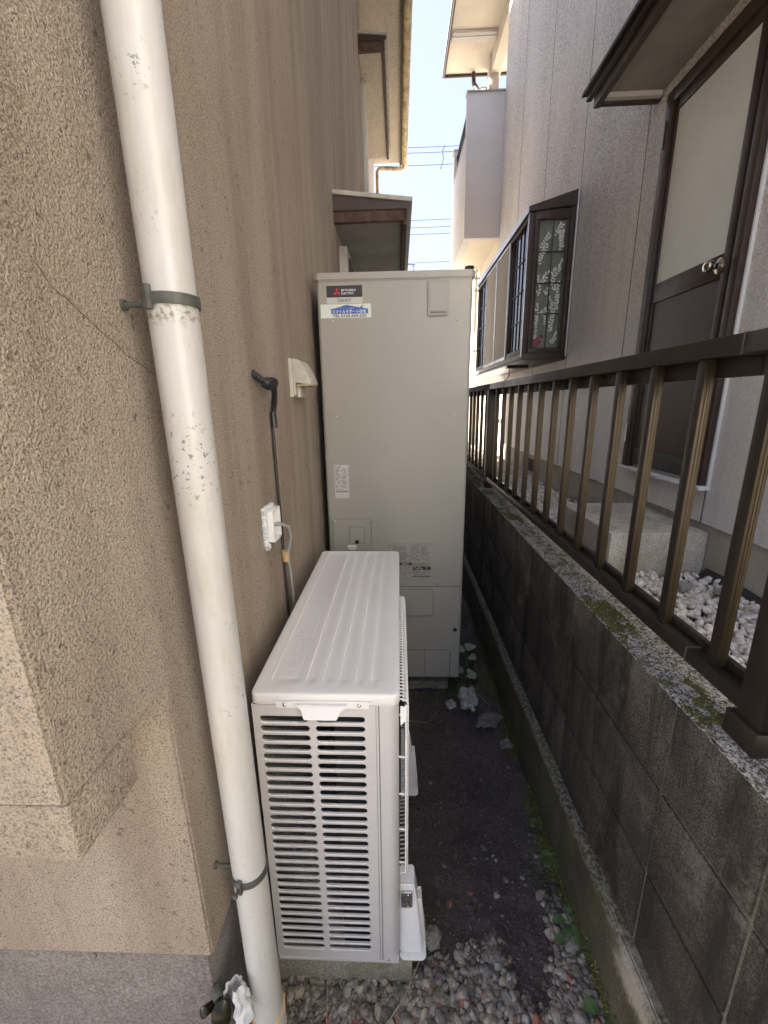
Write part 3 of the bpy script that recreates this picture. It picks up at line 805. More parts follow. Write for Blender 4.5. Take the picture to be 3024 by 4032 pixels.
for k in range(3):
    g = MB(); a0 = k * 2.094; pts = []
    for t in range(9):
        a = a0 + t * .16; pts.append((AX1 + .0005 + .004 * t / 8, .97 + math.cos(a) * .16, -.84 + math.sin(a) * .16))
    g.bm.faces.new([g.bm.verts.new(p) for p in [(AX1 + .0025, .97, -.84)] + pts]); P('fan_blade', g, 'black', AC)
# plastic feet on the side
def foot(y0):
    g = MB(); b = g.bm; y1 = y0 + .05
    def q(x1, z, g_=0): return [b.verts.new(p) for p in ((-.012, y0 - g_, z), (x1, y0 - g_, z), (x1, y1 + g_, z), (-.012, y1 + g_, z))]
    L = [q(.045, -1.335, .014), q(.036, -1.220, .006), q(.027, -1.150, .0), q(.024, -1.128, 0)]
    b.faces.new(L[0][::-1]); b.faces.new(L[-1])
    for a, c in zip(L, L[1:]):
        for i in range(4): b.faces.new((a[i], a[(i + 1) % 4], c[(i + 1) % 4], c[i]))
    bmesh.ops.recalc_face_normals(b, faces=b.faces)
    bmesh.ops.bevel(b, geom=b.edges[:], offset=.003, segments=2, affect='EDGES')
    f = P('foot', g, 'white', AC)
    g = MB(); g.prism(rrect(-.012, .054, y0 - .024, y1 + .03, .012, 4), 'z', -1.3445, -1.338, .001); P('flange', g, 'white', f)
    g = MB(); g.box(.034, .048, y0 + .01, y0 + .016, -1.335, -1.19, .001, rot=Matrix.Rotation(-.08, 4, 'Y')); g.box(.034, .048, y0 + .035, y0 + .041, -1.335, -1.19, .001, rot=Matrix.Rotation(-.08, 4, 'Y')); P('rib', g, 'white', f)
    return f
f1 = foot(.742); f2 = foot(1.19)
g = MB(); g.prism(rrect(-.008, .019, -1.192, -1.142, .005, 4), 'y', .7355, .739, .001); P('bracket', g, 'chrome', f1)
g = MB(); g.lathe([(.009, 0), (.009, .002), (.006, .0025), (.006, .008), (.003, .009)], (.005, .7355, -1.167), (0, -1, 0), 14); P('bolt', g, 'zinc', f1)
for dz in (-.019, .018): screw(.009, .735, -1.167 + dz, .003, f1)
g = MB(); g.box(-.33, .020, .716, .86, -1.50, -1.3455, .006)
S('concrete_block', g, 'conc', (-.15, .79, -1.42), 'mossy concrete base block under the near end of the heat pump', 'concrete block')
g = MB(); g.box(-.33, .020, 1.17, 1.36, -1.50, -1.3455, .006)
S('concrete_block', g, 'conc', (-.15, 1.26, -1.42), 'concrete base block under the far end of the heat pump by the tank', 'concrete block')

# ------------------------------------------------------------------ hot water tank
TK = T('water_heater_tank', 'tall grey beige hot water storage tank blocking the alley', 'water tank', (0, 2.1, -1.3115), rot=(0, .0055, 0))
def tx(x, z): return x - (z + 1.3115) * .0055
YT = 1.78
def tprism(x0, x1, y0, y1, r, z0, z1, bev=.0, n=6):
    g = MB(); g.prism(rrect(x0, x1, y0, y1, r, n), 'z', z0, z1, bev, 2); return g
P('body', tprism(-.327, .283, YT, 2.50, .016, -.826, .457), 'tank', TK)
P('lower_body', tprism(-.327, .283, YT + .001, 2.50, .016, -1.311, -.8295), 'tank', TK)
P('seam_gasket', tprism(-.325, .281, YT + .003, 2.49, .016, -.8300, -.8255), 'black', TK)
P('lid', tprism(-.333, .289, YT - .007, 2.51, .02, .4565, .4855, .004), 'tank', TK, 'pressed lid with rounded rim')
P('lid_shadow_gap', tprism(-.3285, .2845, YT - .002, 2.50, .017, .4545, .4565), 'tank', TK)
def panelbox(name, x0, x1, z0, z1, r, t, mat='tank', parent=TK, y=YT, bev=.002, lab=None):
    g = MB(); g.prism(rrect(tx(x0, z0), tx(x1, z0), z0, z1, r, 4), 'y', y - t, y + .004, bev, 2); return P(name, g, mat, parent, lab)
def frame(name, x0, x1, z0, z1, w_, t, parent, mat='tank', y=YT, r=.008):
    xa, xb = tx(x0, z0), tx(x1, z0)
    me = holed(rrect(xa, xb, z0, z1, r, 5), [rrect(xa + w_, xb - w_, z0 + w_, z1 - w_, r * .6, 5)], t, .0008, y - t / 2)
    return P(name, me, mat, parent, ang=50)
HT = panelbox('relief_valve_cover', .119, .194, .327, .445, .006, .009)
frame('cover_rim', .1165, .1965, .3245, .4475, .0035, .004, HT, y=YT - .003, r=.007)
panelbox('cover_window', .1245, .1885, .341, .4225, .003, .0022, parent=HT, y=YT - .009, bev=.001)
panelbox('cover_slot', .1245, .1885, .333, .3385, .001, .0004, 'printg', HT, y=YT - .009, bev=0)
AP = panelbox('terminal_cover', -.298, -.133, -.70, -.5055, .006, .005)
frame('cover_rim', -.3015, -.1295, -.705, -.502, .0035, .004, AP, r=.008)
frame('cover_shade_line', -.3030, -.1280, -.7065, -.5005, .0014, .0006, AP, 'printg', r=.009)  # dark outline drawn as the shade in the gap round the cover
ip = panelbox('inspection_flap', -.225, -.161, -.614, -.538, .004, .0018, parent=AP, y=YT - .005, bev=.0008)
frame('flap_rim', -.227, -.159, -.616, -.536, .0012, .0012, AP, 'printg', y=YT - .0052, r=.006)
g = MB(); g.lathe([(.0085, 0), (.0085, .005), (.006, .008)], (tx(-.194, -.606), YT - .0065, -.606), (0, -1, 0), 18); P('rubber_knob', g, 'black', AP)
g = MB(); g.prism([(tx(-.237, -.63), -.622), (tx(-.197, -.63), -.622), (tx(-.197, -.63), -.638), (tx(-.206, -.63), -.642), (tx(-.228, -.63), -.642), (tx(-.237, -.63), -.638)], 'y', YT - .016, YT - .004, .002); P('pull', g, 'acw', AP)
for x in (-.292, -.1395): screw(tx(x, -.51), YT - .0045, -.511, .005, AP)
for x, z in ((-.258, .313), (.232, .309), (-.260, -.055), (-.013, -.055), (.232, -.057), (.168, -.813)): screw(tx(x, z), YT - .0005, z, .0048, TK)
SD = panelbox('service_door', -.12, .148, -.974, -.847, .006, .007)
frame('door_rim', -.124, .1515, -.978, -.843, .003, .0045, SD, r=.009)
frame('door_shade_line', -.1255, .153, -.9795, -.8415, .0014, .0006, SD, 'printg', r=.010)  # dark outline painted as shade around the door edge
panelbox('door_pull_recess', .085, .130, -.871, -.863, .003, .0006, 'tank', SD, y=YT - .007, bev=.0003)
g = MB(); g.lathe([(.009, 0), (.009, .005), (.006, .008)], (tx(.256, -1.049), YT, -1.049), (0, -1, 0), 18); P('rubber_knob', g, 'black', TK)
g = MB()
z0 = -1.16
for a, c in (((-.30, z0), (.226, z0)), ((.234, -1.168), (.2435, -1.311)), ((.112, z0), (.112, -1.311))):
    x0, zz0 = a; x1, zz1 = c
    g.box(min(x0, x1) - .0007, max(x0, x1) + .0007 - (.008 if abs(x0 - x1) < .02 and x0 != x1 else 0), YT - .0002, YT + .003, min(zz0, zz1) - .0007, max(zz0, zz1) + .0007)
P('knockout_seams', g, 'labelk', TK)
# legs and pad
for x in (-.27, .16):
    g = MB(); g.box(x, x + .07, 1.86, 1.93, -1.40, -1.310, .004); P('leg', g, 'zinc', TK)
for x in (-.27, .16):
    g = MB(); g.box(x, x + .07, 2.38, 2.45, -1.40, -1.310, .004); P('leg', g, 'zinc', TK)
g = MB(); g.box(-.34, .235, 1.83, 2.52, -1.50, -1.372, .008)
S('concrete_pad', g, 'conc', (0, 2.1, -1.42), 'low dark concrete pad beneath the hot water tank', 'concrete pad')
# maker's plate, sticker, print
def plate(name, x0, x1, z0, z1, mat, lab=None, parent=TK, y=YT, t=.0006, r=.003):
    g = MB(); g.prism(rrect(tx(x0, z0), tx(x1, z0), z0, z1, r, 3), 'y', y - t, y, 0); return P(name, g, mat, parent, lab)
def txt(body, x0, x1, z0, z1, mat, parent, y=YT - .0022, bold=0.0):
    me = text(body, tx(x0, z0), tx(x1, z0), z0, z1, y, bold=bold); return P('lettering', me, mat, parent, smooth=False)
PL = plate('maker_badge', -.277, -.137, .377, .4405, 'labelw', 'black and white maker badge', t=.0014)
plate('badge_field', -.277, -.137, .3985, .4405, 'labelk', parent=PL, t=.0018)
txt('MITSUBISHI', -.219, -.163, .4195, .4275, 'wprint', PL, bold=.012); txt('ELECTRIC', -.219, -.170, .4085, .4165, 'wprint', PL, bold=.012)
txt('DIAHOT', -.235, -.181, .3815, .3935, 'labelk', PL, bold=.008)
g = MB(); cx, cz = tx(-.2365, .42), .4170; hh = .0150; ww = .0087
a_, b_2 = ww / 2 * 1.02, hh / 2
for ang in (90, 210, 330):
    u = Vector((math.cos(math.radians(ang)), 0, math.sin(math.radians(ang)))); v = Vector((-u.z, 0, u.x)); c0 = Vector((cx, YT - .0022, cz))
    g.face([c0 + u * .0006, c0 + u * (.0006 + b_2) + v * a_, c0 + u * (.0006 + 2 * b_2), c0 + u * (.0006 + b_2) - v * a_])
P('three_diamond_emblem', g, 'red', PL, smooth=False)
STK = plate('installer_sticker', -.304, -.105, .3245, .3745, 'stick', 'pale installer sticker with blue roof print', t=.0008, r=.001)
STK.rotation_euler = (0, 0, 0)
g = MB(); X = lambda v: tx(v, .35)
g.face([(X(a), YT - .0012, c) for a, c in ((-.262, .339), (-.117, .339), (-.117, .3555), (-.112, .3555), (-.150, .3615), (-.201, .3715), (-.245, .3600), (-.268, .3560), (-.262, .3555))])
P('blue_roof_print', g, 'blue', STK, smooth=False)
g = MB(); g.box(X(-.146), X(-.138), YT - .0012, YT - .0008, .360, .367); g.box(X(-.1375), X(-.1345), YT - .0012, YT - .0008, .366, .3715); P('blue_chimney_print', g, 'blue', STK)
txt('スマイルサポート住宅', -.2585, -.1255, .3405, .3545, 'wprint', STK, y=YT - .0016, bold=.02)
txt('エコキュート・給湯専門店', -.232, -.170, .3575, .3605, 'wprint', STK, y=YT - .0016)
txt('TEL 0120-504-232', -.2565, -.1245, .3270, .3365, 'labelk', STK, y=YT - .0016, bold=.025)
def fine(parent, x0, x1, z0, z1, rows, cols=1, mat='printg', dens=.8, y=YT - .0011, h=.5):
    g = MB(); dz = (z1 - z0) / rows; cw = (x1 - x0) / cols
    for r in range(rows):
        for c in range(cols):
            x = x0 + c * cw + .001
            xe = x0 + (c + 1) * cw - .001 - random.random() * cw * .35
            while x < xe:
                L = random.uniform(.002, .008); L = min(L, xe - x)
                if random.random() < dens:
                    za = z1 - (r + .5) * dz; q = dz * h / 2
                    g.face([(tx(x, z0), y, za - q), (tx(x + L, z0), y, za - q), (tx(x + L, z0), y, za + q), (tx(x, z0), y, za + q)])
                x += L + .0008
    if len(g.bm.faces): return P('fine_print', g, mat, parent, smooth=False, kind='stuff')
def rules(parent, rects, mat='printg', y=YT - .0012, t=.0005, name='ruled_box'):
    g = MB()
    for x0, x1, z0, z1 in rects:
        for a, b_, c, d_ in ((x0, x1, z0, z0 + t), (x0, x1, z1 - t, z1), (x0, x0 + t, z0, z1), (x1 - t, x1, z0, z1)):
            g.face([(tx(a, z0), y, c), (tx(b_, z0), y, c), (tx(b_, z0), y, d_), (tx(a, z0), y, d_)])
    return P(name, g, mat, parent, smooth=False)
def solid(parent, x0, x1, z0, z1, mat='labelk', y=YT - .0010):
    g = MB(); g.face([(tx(x0, z0), y, z0), (tx(x1, z0), y, z0), (tx(x1, z0), y, z1), (tx(x0, z0), y, z1)]); return P('print_bar', g, mat, parent, smooth=False)
RT = plate('rating_label', -.283, -.221, -.4055, -.259, 'labelw', 'white rating label with fine print', t=.0006, r=.001)
fine(RT, -.279, -.245, -.272, -.262, 2, 1, 'labelk'); fine(RT, -.279, -.225, -.330, -.276, 11, 2); fine(RT, -.279, -.225, -.359, -.334, 5, 2)
rules(RT, [(-.2795, -.2245, -.3325, -.2745), (-.2795, -.2245, -.3605, -.3335)])
g = MB()
x = -.279
while x < -.226:
    w_ = random.choice([.0005, .0008, .0012]); g.face([(tx(x, -.37), YT - .0011, -.3795), (tx(x + w_, -.37), YT - .0011, -.3795), (tx(x + w_, -.37), YT - .0011, -.3725), (tx(x, -.37), YT - .0011, -.3725)]); x += w_ + random.choice([.0006, .0009])
P('bar_code', g, 'labelk', RT, smooth=False)
fine(RT, -.279, -.235, -.371, -.364, 2)
NB = plate('notice_label', -.055, .138, -.7935, -.618, 'tank', 'printed notice panel beside the unit', t=.0003, r=.001)
rules(NB, [(-.0545, .044, -.7035, -.6185), (-.0545, -.030, -.7035, -.6245), (.049, .137, -.6245, -.6185), (-.0545, .0525, -.790, -.709), (.056, .137, -.7135, -.709), (.056, .137, -.7455, -.7285)], 'labelk', t=.0007)
fine(NB, -.028, .042, -.650, -.627, 5, 1); fine(NB, -.028, .042, -.700, -.655, 9, 1); fine(NB, .050, .136, -.667, -.627, 9, 2, dens=.7); fine(NB, .050, .136, -.700, -.669, 6, 2, dens=.6)
solid(NB, -.0545, .0525, -.7225, -.709); solid(NB, .0575, .118, -.7445, -.7295); solid(NB, .056, .137, -.779, -.7755)
fine(NB, .006, .050, -.7195, -.7125, 2, 1, 'wprint', .9, YT - .0016); fine(NB, .060, .114, -.742, -.732, 2, 1, 'wprint', .7, YT - .0016)
fine(NB, -.053, .050, -.786, -.726, 12, 3, dens=.55); fine(NB, .056, .136, -.727, -.715, 2, 1); fine(NB, .056, .136, -.7745, -.748, 5, 2, dens=.6); fine(NB, .070, .136, -.791, -.781, 2, 1, dens=.5)
for zc in (-.634, -.655):
    g = MB(); a = tx(-.024, zc)
    for s_, m2, yy in ((.0065, 'labelk', .0013), (.0045, 'tank', .0016)):
        g = MB(); g.face([(a - s_, YT - yy, zc - s_ * .7), (a + s_, YT - yy, zc - s_ * .7), (a, YT - yy, zc + s_ * .95)]); P('warning_triangle', g, m2, NB, smooth=False)
    solid(NB, -.0246, -.0236, zc - .0015, zc + .003, y=YT - .0018)
g = MB(); g.lathe([(.0095, 0), (.0095, .0002)], (tx(.130, -.737), YT - .0012, -.737), (0, -1, 0), 20); P('round_mark', g, 'labelk', NB)

# ------------------------------------------------------------------ retaining block wall
BW = T('block_wall', 'weathered dark concrete block retaining wall with lichen and moss on top', 'wall', (.56, 2, -1.42))
g = MB(); g.box(.5065, .615, -1.0, 9.2, -1.2, -.5435); P('mortar_core', g, 'mortar', BW)
g = MB(); g.prism([(.474, -1.50), (.474, -1.172), (.486, -1.160), (.62, -1.160), (.62, -1.50)], 'y', -1.0, 9.2, .003); P('footing', g, 'footing', BW, 'greenish concrete footing ledge')
js = [-.41, .02, .45, .665, 1.10, 1.53, 1.965, 2.40, 2.835, 3.27, 3.705, 4.14, 4.575, 5.01, 5.445, 5.88, 6.3, 6.75, 7.2, 7.6]
zs = [-1.159, -.954, -.745, -.540]
cache = {}
for i in range(len(js) - 1):
    L = js[i + 1] - js[i]
    for r in range(3):
        key = (round(L, 3), r)
        if key not in cache or js[i] < 3:
            g = MB(); gap = .0035
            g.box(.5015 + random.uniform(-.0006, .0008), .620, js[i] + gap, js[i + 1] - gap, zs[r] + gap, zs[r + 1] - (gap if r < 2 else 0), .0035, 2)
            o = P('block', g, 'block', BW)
            cache[key] = (o, js[i])
        else:
            o, y0 = cache[key]; dup(o, BW, (0, js[i] - y0, 0))
# crust with geometry on the top face
def crust_z(x, y):
    v = Vector((x, y, 2)); e = min(x - .499, .624 - x)
    return -.5385 + .0022 * noise.noise(v * 60) + .0016 * noise.noise(v * 150) + .0008 * noise.noise(v * 400) - .004 * max(0, 1 - e / .008)
P('lichen_crust', sheet(.5005, .622, .1, 2.8, .0028, crust_z), 'cap', BW)
pr = protos(5, 1, .4, 3, .5); it = []
for _ in range(26000):
    y = .25 + 3.2 * random.random() ** 1.3; x = random.uniform(.503, .565)
    q = noise.noise(Vector((x * 9, y * 5.5, 3))) + .35 * noise.noise(Vector((x * 40, y * 30, 8)))
    if q > .20: it.append((x, y, -.538 + .003 * (q - .2), random.uniform(.0012, .0036)))
for _ in range(8000):
    y = .35 + 1.6 * random.random(); q = noise.noise(Vector((4.3, y * 5, 3))) + .4 * noise.noise(Vector((4.3, y * 30, 3))); d_ = abs(random.gauss(0, .016))
    if q > -.05: it.append((.474 - d_, y, soil_z(.474 - d_, y) + .003, random.uniform(.0015, .0045)))
for _ in range(9000):
    y = .35 + 5 * random.random() ** 1.6; q = noise.noise(Vector((1.3, y * 4, 3)))
    hgt = abs(random.gauss(0, .018)) * (1 + q)
    if q > -.25: it.append((.473 - random.uniform(0, .004), y, -1.415 + hgt, random.uniform(.0015, .004)))
S('moss', scatter('moss', it, pr), 'moss', (.55, 1.0, -.54), kind='stuff')

# ------------------------------------------------------------------ fence
FN = T('railing', 'bronze aluminium railing with gold faced bars standing on the block wall', 'railing', (.57, 2, -.54))
XF = .545
def rail(y0, y1):
    g = MB(); g.box(XF, XF + .046, y0, y1, .0635, .0955, .0015); g.box(XF + .036, XF + .046, y0, y1, .030, .064, .001); P('top_rail', g, 'bronze', FN)
    g = MB(); g.box(XF, XF + .028, y0, y1, -.492, -.4640, .0015); g.box(XF + .0285, XF + .040, y0, y1, -.492, -.449, .001); P('bottom_rail', g, 'bronze', FN)
rail(-.35, .7215); rail(.7235, 2.62); rail(2.64, 7.5)
g = MB(); g.box(XF - .001, XF + .047, .7212, .7238, .0625, .0965); P('rail_joint', g, 'zinc', FN)
g = MB(); g.box(XF - .001, XF + .029, .7212, .7238, -.493, -.4632); P('rail_joint', g, 'zinc', FN)
for k in range(2): screw(XF + .025, .69 - k * .03, .0632, .0025, FN, (0, 0, -1))
b0 = None
def bar_mesh():
    g = MB(); x, y = XF + .009, .8165
    g.box(x, x + .0025, y, y + .019, -.4645, .064)                # dark outer face
    return g
yb = .8115
ys_b = [yb + k * .1502 for k in range(-5, 44)]
pa = None
for y in ys_b:
    if abs(y - 2.55) < .03 or abs(y - .52) < .06: pass
    if pa is None:
        g = MB(); x = XF + .0085
        g.box(x, x + .020, 0, .020, -.4645, .0635, .001)
        bmesh.ops.translate(g.bm, vec=(0, y, 0), verts=g.bm.verts)
        pa = P('bar', g, 'bronze', FN)
        g = MB(); g.box(x + .0012, x + .0075, -.0012, .0, -.4635, .062, .0004); g.box(x + .0085, x + .0190, -.0008, .0004, -.4635, .062, .0004); g.box(x + .0128, x + .0142, -.0018, .0, -.4635, .062)  # gold strips on the bar face towards the camera, bronze elsewhere
        bmesh.ops.translate(g.bm, vec=(0, y, 0), verts=g.bm.verts); pg = P('bar_face', g, 'gold', pa); y_0 = y
    else:
        c = dup(pa, FN, (0, y - y_0, 0)); c2 = pg.copy(); COL.objects.link(c2); c2.parent = c
for y0 in (.545, 2.615, 4.6):
    g = MB(); g.box(XF - .004, XF + .044, y0, y0 + .045, -.541, .06, .002); P('post', g, 'bronze', FN)
    if y0 < 1:
        g = MB(); g.box(XF - .012, XF + .052, y0 - .008, y0 + .055, -.5395, -.4955, .003); P('post_base', g, 'bronze', FN)

# ------------------------------------------------------------------ right house
RH = T('cream_house', 'house with pale grooved stucco siding, brown door and box window on the right', 'house', (3, 3, -1.42))
XH = 1.5
seams = [-3.0, -1.9, -.9, .08, 1.07, 2.05, 3.02, 4.0, 4.96, 5.97, 7.0]
g = MB(); g.box(XH + .012, 6, -4, 6.999, -.605, 5.34); P('wall', g, 'ash', RH)
for a, b_ in zip(seams, seams[1:]):
    g = MB(); g.box(XH, XH + .014, a + .003, b_ - .003, -.612, 5.34, .0015, 1); P('siding_panel', g, 'str', RH, smooth=True)
for y in seams[3:-1]:
    P('joint', MB().box(XH - .0012, XH + .006, y - .0045, y + .0045, -.610, 5.33), 'printg', RH)
g = MB(); g.box(XH + .018, 6, -4, 9.6, -1.5, -.6125); P('foundation', g, 'foundR', RH)
g = MB(); g.box(XH + .004, 6, 7.0, 9.6, -.61, 2.31); P('far_wall', g, 'cream', RH)
g = MB(); g.box(XH + .010, XH + .02, 4.75, 5.15, -.80, -.66); P('floor_vent', g, 'dark', RH)
g = MB(); g.box(2.5, 6, 7.0, 9.6, 2.31, 5.3); P('loggia_wall', g, 'cream', RH)
# eaves
g = MB(); g.box(.84, 3.2, 7.0, 8.66, 5.30, 5.33); P('soffit', g, 'cream', RH)
g = MB(); g.box(.815, .839, 7.0, 8.69, 5.265, 5.40); g.box(.839, 3.2, 8.662, 8.69, 5.265, 5.40); P('fascia', g, 'brown', RH)
g = MB(); g.prism([(.80, 5.40), (6.2, 6.6), (6.2, 6.5), (.80, 5.335)][::-1], 'y', 7.0, 8.8)
P('roof', g, 'tile', RH)
g = MB(); g.prism([(1.48, 5.45), (6.2, 6.6), (6.2, 6.5), (1.48, 5.34)][::-1], 'y', -4, 6.999); P('roof', g, 'tile', RH)
g = MB(); g.box(.86, 1.52, 7.80, 7.98, 5.262, 5.299, .004); g.box(.86, 1.52, 7.86, 7.92, 5.252, 5.2615); P('soffit_batten', g, 'greyp', RH)
g = MB(); g.box(1.53, 1.68, 7.002, 8.6, 5.04, 5.299); P('eave_beam', g, 'cream', RH)
g = MB(); g.box(1.50, 1.655, 8.25, 8.40, 3.4, 5.30, .004); P('column', g, 'greyp', RH)
g = MB(); g.tube([(1.30, 8.60, 5.27), (1.31, 8.60, 5.12), (1.38, 8.55, 4.99), (1.50, 8.42, 4.93)], .035, 10); P('gutter_elbow', g, 'brown', RH)
# balcony
BL = P('balcony', MB().box(.99, XH + 1.0, 7.1105, 8.60, 2.312, 2.44), 'cream', RH)
P('near_parapet', MB().box(.986, XH + .05, 7.0, 7.11, 2.3105, 4.075, .004), 'greyp', BL)
P('parapet_cap', MB().box(.976, XH + .06, 6.985, 7.125, 4.076, 4.094, .003), 'edge', BL)
P('side_parapet', MB().box(.986, .989+.107, 7.112, 8.62, 2.3105, 3.60, .004), 'greyp', BL)
P('parapet_cap', MB().box(.976, 1.106, 7.126, 8.40, 3.6005, 3.62, .003), 'edge', BL)
P('corner_pier', MB().box(.988, 1.12, 8.405, 8.62, 3.6005, 4.09, .004), 'greyp', BL)
P('pier_cap', MB().box(.975, 1.13, 8.395, 8.63, 4.0905, 4.108, .003), 'edge', BL)
P('railing', MB().box(1.02, 1.05, 7.127, 8.394, 3.96, 4.0, .002), 'bronze', BL)
for k in range(10):
    y = 7.2 + k * .125; P('rail_bar', MB().box(1.028, 1.042, y, y + .02, 3.6205, 3.9595), 'bronze', BL)
# downpipe far
PF = T('drainpipe', 'cream downpipe with wall brackets below the balcony beyond the tank', 'drainpipe', (1.45, 8.55, -.8))
g = MB(); g.tube([(1.452, 8.55, -.88), (1.452, 8.55, 2.3)], .028, 10); P('pipe', g, 'cream', PF)
for z in (1.95, 2.15, .9):
    g = MB(); g.box(1.41, 1.51, 8.51, 8.585, z, z + .03, .004); P('bracket', g, 'edge', PF)
FL = T('flue_pipe', 'brown flue with a flared cap peeking over the tank at right', 'flue', (.925, 6.0, -.86))
g = MB(); g.tube([(.925, 6.0, -.88), (.925, 6.0, 1.58)], .038, 14); P('pipe', g, 'brown', FL)
g = MB(); g.lathe([(.039, 1.555), (.044, 1.575), (.062, 1.645), (.062, 1.66), (.03, 1.665)], (.925, 6.0, 0), (0, 0, 1), 18); P('cap', g, 'brown', FL)
# door
DR = P('door', MB().box(XH - .012, XH + .01, 2.105, 2.715, -.41, 1.50, .002), 'brown', RH, 'brown back door with pale upper pane')
def dp(name, y0, y1, z0, z1, x, mat, bev=.003, t=.02):
    return P(name, MB().box(x, x + t, y0, y1, z0, z1, bev), mat, DR)
dp('frame', 2.715, 2.782, -.425, 1.565, XH - .040, 'brown', .004, .045); dp('frame', 2.045, 2.092, -.425, 1.565, XH - .040, 'brown', .004, .045)
dp('frame', 2.0925, 2.7145, 1.502, 1.565, XH - .040, 'brown', .004, .045)
dp('stile', 2.692, 2.712, -.405, 1.50, XH - .026, 'brown', .003, .016); dp('stile', 2.125, 2.165, -.405, 1.50, XH - .026, 'brown', .003, .016)
dp('stile', 2.0935, 2.110, -.405, 1.50, XH - .022, 'black', .002, .012)
dp('top_rail', 2.1655, 2.6915, 1.452, 1.50, XH - .026, 'brown', .003, .016)
dp('middle_rail', 2.1655, 2.6915, .520, .622, XH - .026, 'brown', .003, .016)
dp('upper_pane', 2.1655, 2.6915, .6225, 1.4515, XH - .0165, 'glassd', .0, .005)
dp('lower_panel', 2.1655, 2.6915, -.306, .5195, XH - .0165, 'door', .0, .005)
dp('kick_plate', 2.1655, 2.6915, -.405, -.308, XH - .024, 'zinc', .002, .013)
dp('sill', 2.03, 2.80, -.446, -.4255, XH - .052, 'white', .003, .056)
dp('trim', 2.030, 2.0435, -.425, 1.57, XH - .014, 'white', .003, .016)
g = MB(); g.lathe([(.033, 0), (.033, .006), (.027, .010), (.014, .013), (.0125, .030), (.020, .036), (.0245, .044), (.0255, .058), (.023, .064), (.010, .066), (.009, .064)], (XH - .027, 2.175, .572), (-1, 0, 0), 28)
KN = P('door_knob', g, 'steel', DR)
P('keyhole', MB().lathe([(.008, 0), (.007, .003)], (XH - .0925, 2.175, .572), (-1, 0, 0), 12), 'zinc', KN)
for z0, z1 in ((1.315, 1.44), (-.276, -.162)):
    P('hinge', MB().tube([(XH - .044, 2.772, z0), (XH - .044, 2.772, z1)], .0075, 10), 'alu', DR)
# canopy over the door
CP = P('door_canopy', MB().prism([(1.085, 1.712), (1.5, 1.80), (1.5, 1.775), (1.085, 1.690)][::-1], 'y', 1.2, 3.0, .002), 'bronze', RH, 'flat dark canopy above the door')
P('drip_edge', MB().box(1.105, 1.135, 1.2, 2.985, 1.662, 1.6955, .003), 'bronze', CP)
P('front_board', MB().box(1.137, 1.172, 1.2, 2.955, 1.612, 1.690, .003), 'brown', CP)
P('end_board', MB().box(1.1725, 1.499, 2.925, 2.955, 1.618, 1.70, .003), 'brown', CP)
P('soffit_panel', MB().box(1.1725, 1.499, 1.2, 2.9245, 1.655, 1.668), 'hoodsoffit', CP)
P('soffit_trim', MB().box(1.1725, 1.49, 2.893, 2.924, 1.630, 1.6545), 'greyp', CP)
# box window
BX = 1.108; BY0, BY1 = 4.02, 6.36; BZ0, BZ1 = .37, 1.50
BWN = P('box_window', MB().box(BX + .0, XH, BY0, BY1, BZ0 - .03, BZ0 + .03, .004), 'brown', RH, 'brown framed projecting box window')
def bp(name, x0, x1, y0, y1, z0, z1, mat='brown', bev=.004, parent=None): return P(name, MB().box(x0, x1, y0, y1, z0, z1, bev), mat, parent or BWN)
g = MB(); g.prism([(BX - .012, 1.505), (BX - .012, 1.545), (XH, 1.66), (XH, 1.545)][::-1], 'y', BY0 - .012, BY1 + .02, .003); P('hood', g, 'brown', BWN)
g = MB(); g.prism([(BX - .016, 1.5), (BX - .016, 1.55), (BX - .012, 1.55), (BX - .012, 1.5)][::-1], 'y', BY0 - .014, BY1 + .02); P('hood_trim', g, 'alu', BWN)
bp('wall_trim', XH - .012, XH, BY0 - .014, BY0 - .001, BZ0, 1.655, 'white', .002)
bp('corner_post', BX, BX + .055, BY0, BY0 + .06, BZ0 + .03, 1.504)
bp('wall_post', XH - .050, XH - .0125, BY0, BY0 + .06, BZ0 + .03, 1.544)
bp('end_sash', BX + .056, XH - .051, BY0 + .005, BY0 + .05, 1.455, 1.53); bp('end_sash', BX + .056, XH - .051, BY0 + .005, BY0 + .05, BZ0 + .031, BZ0 + .075)
bp('end_sash', BX + .056, BX + .092, BY0 + .008, BY0 + .05, BZ0 + .0755, 1.4545); bp('end_sash', XH - .076, XH - .051, BY0 + .008, BY0 + .05, BZ0 + .0755, 1.4545)
ya = BY0 + .025
zr = [.445, .725, .972, 1.215, 1.4545]
for xa, xb in ((BX + .0925, 1.313), (1.3215, XH - .0765)):
    for za, zb in zip(zr, zr[1:]):
        P('pane', MB().box(xa, xb, ya, ya + .004, za + .004, zb - .004), 'glass', BWN)
bp('muntin', 1.3135, 1.321, ya - .006, ya + .010, .446, 1.454, 'brown', .001)
for z in zr[1:-1]: bp('muntin', BX + .093, 1.313, ya - .006, ya + .010, z - .004, z + .004, 'brown', .001); bp('muntin', 1.3215, XH - .077, ya - .006, ya + .010, z - .004, z + .004, 'brown', .001)
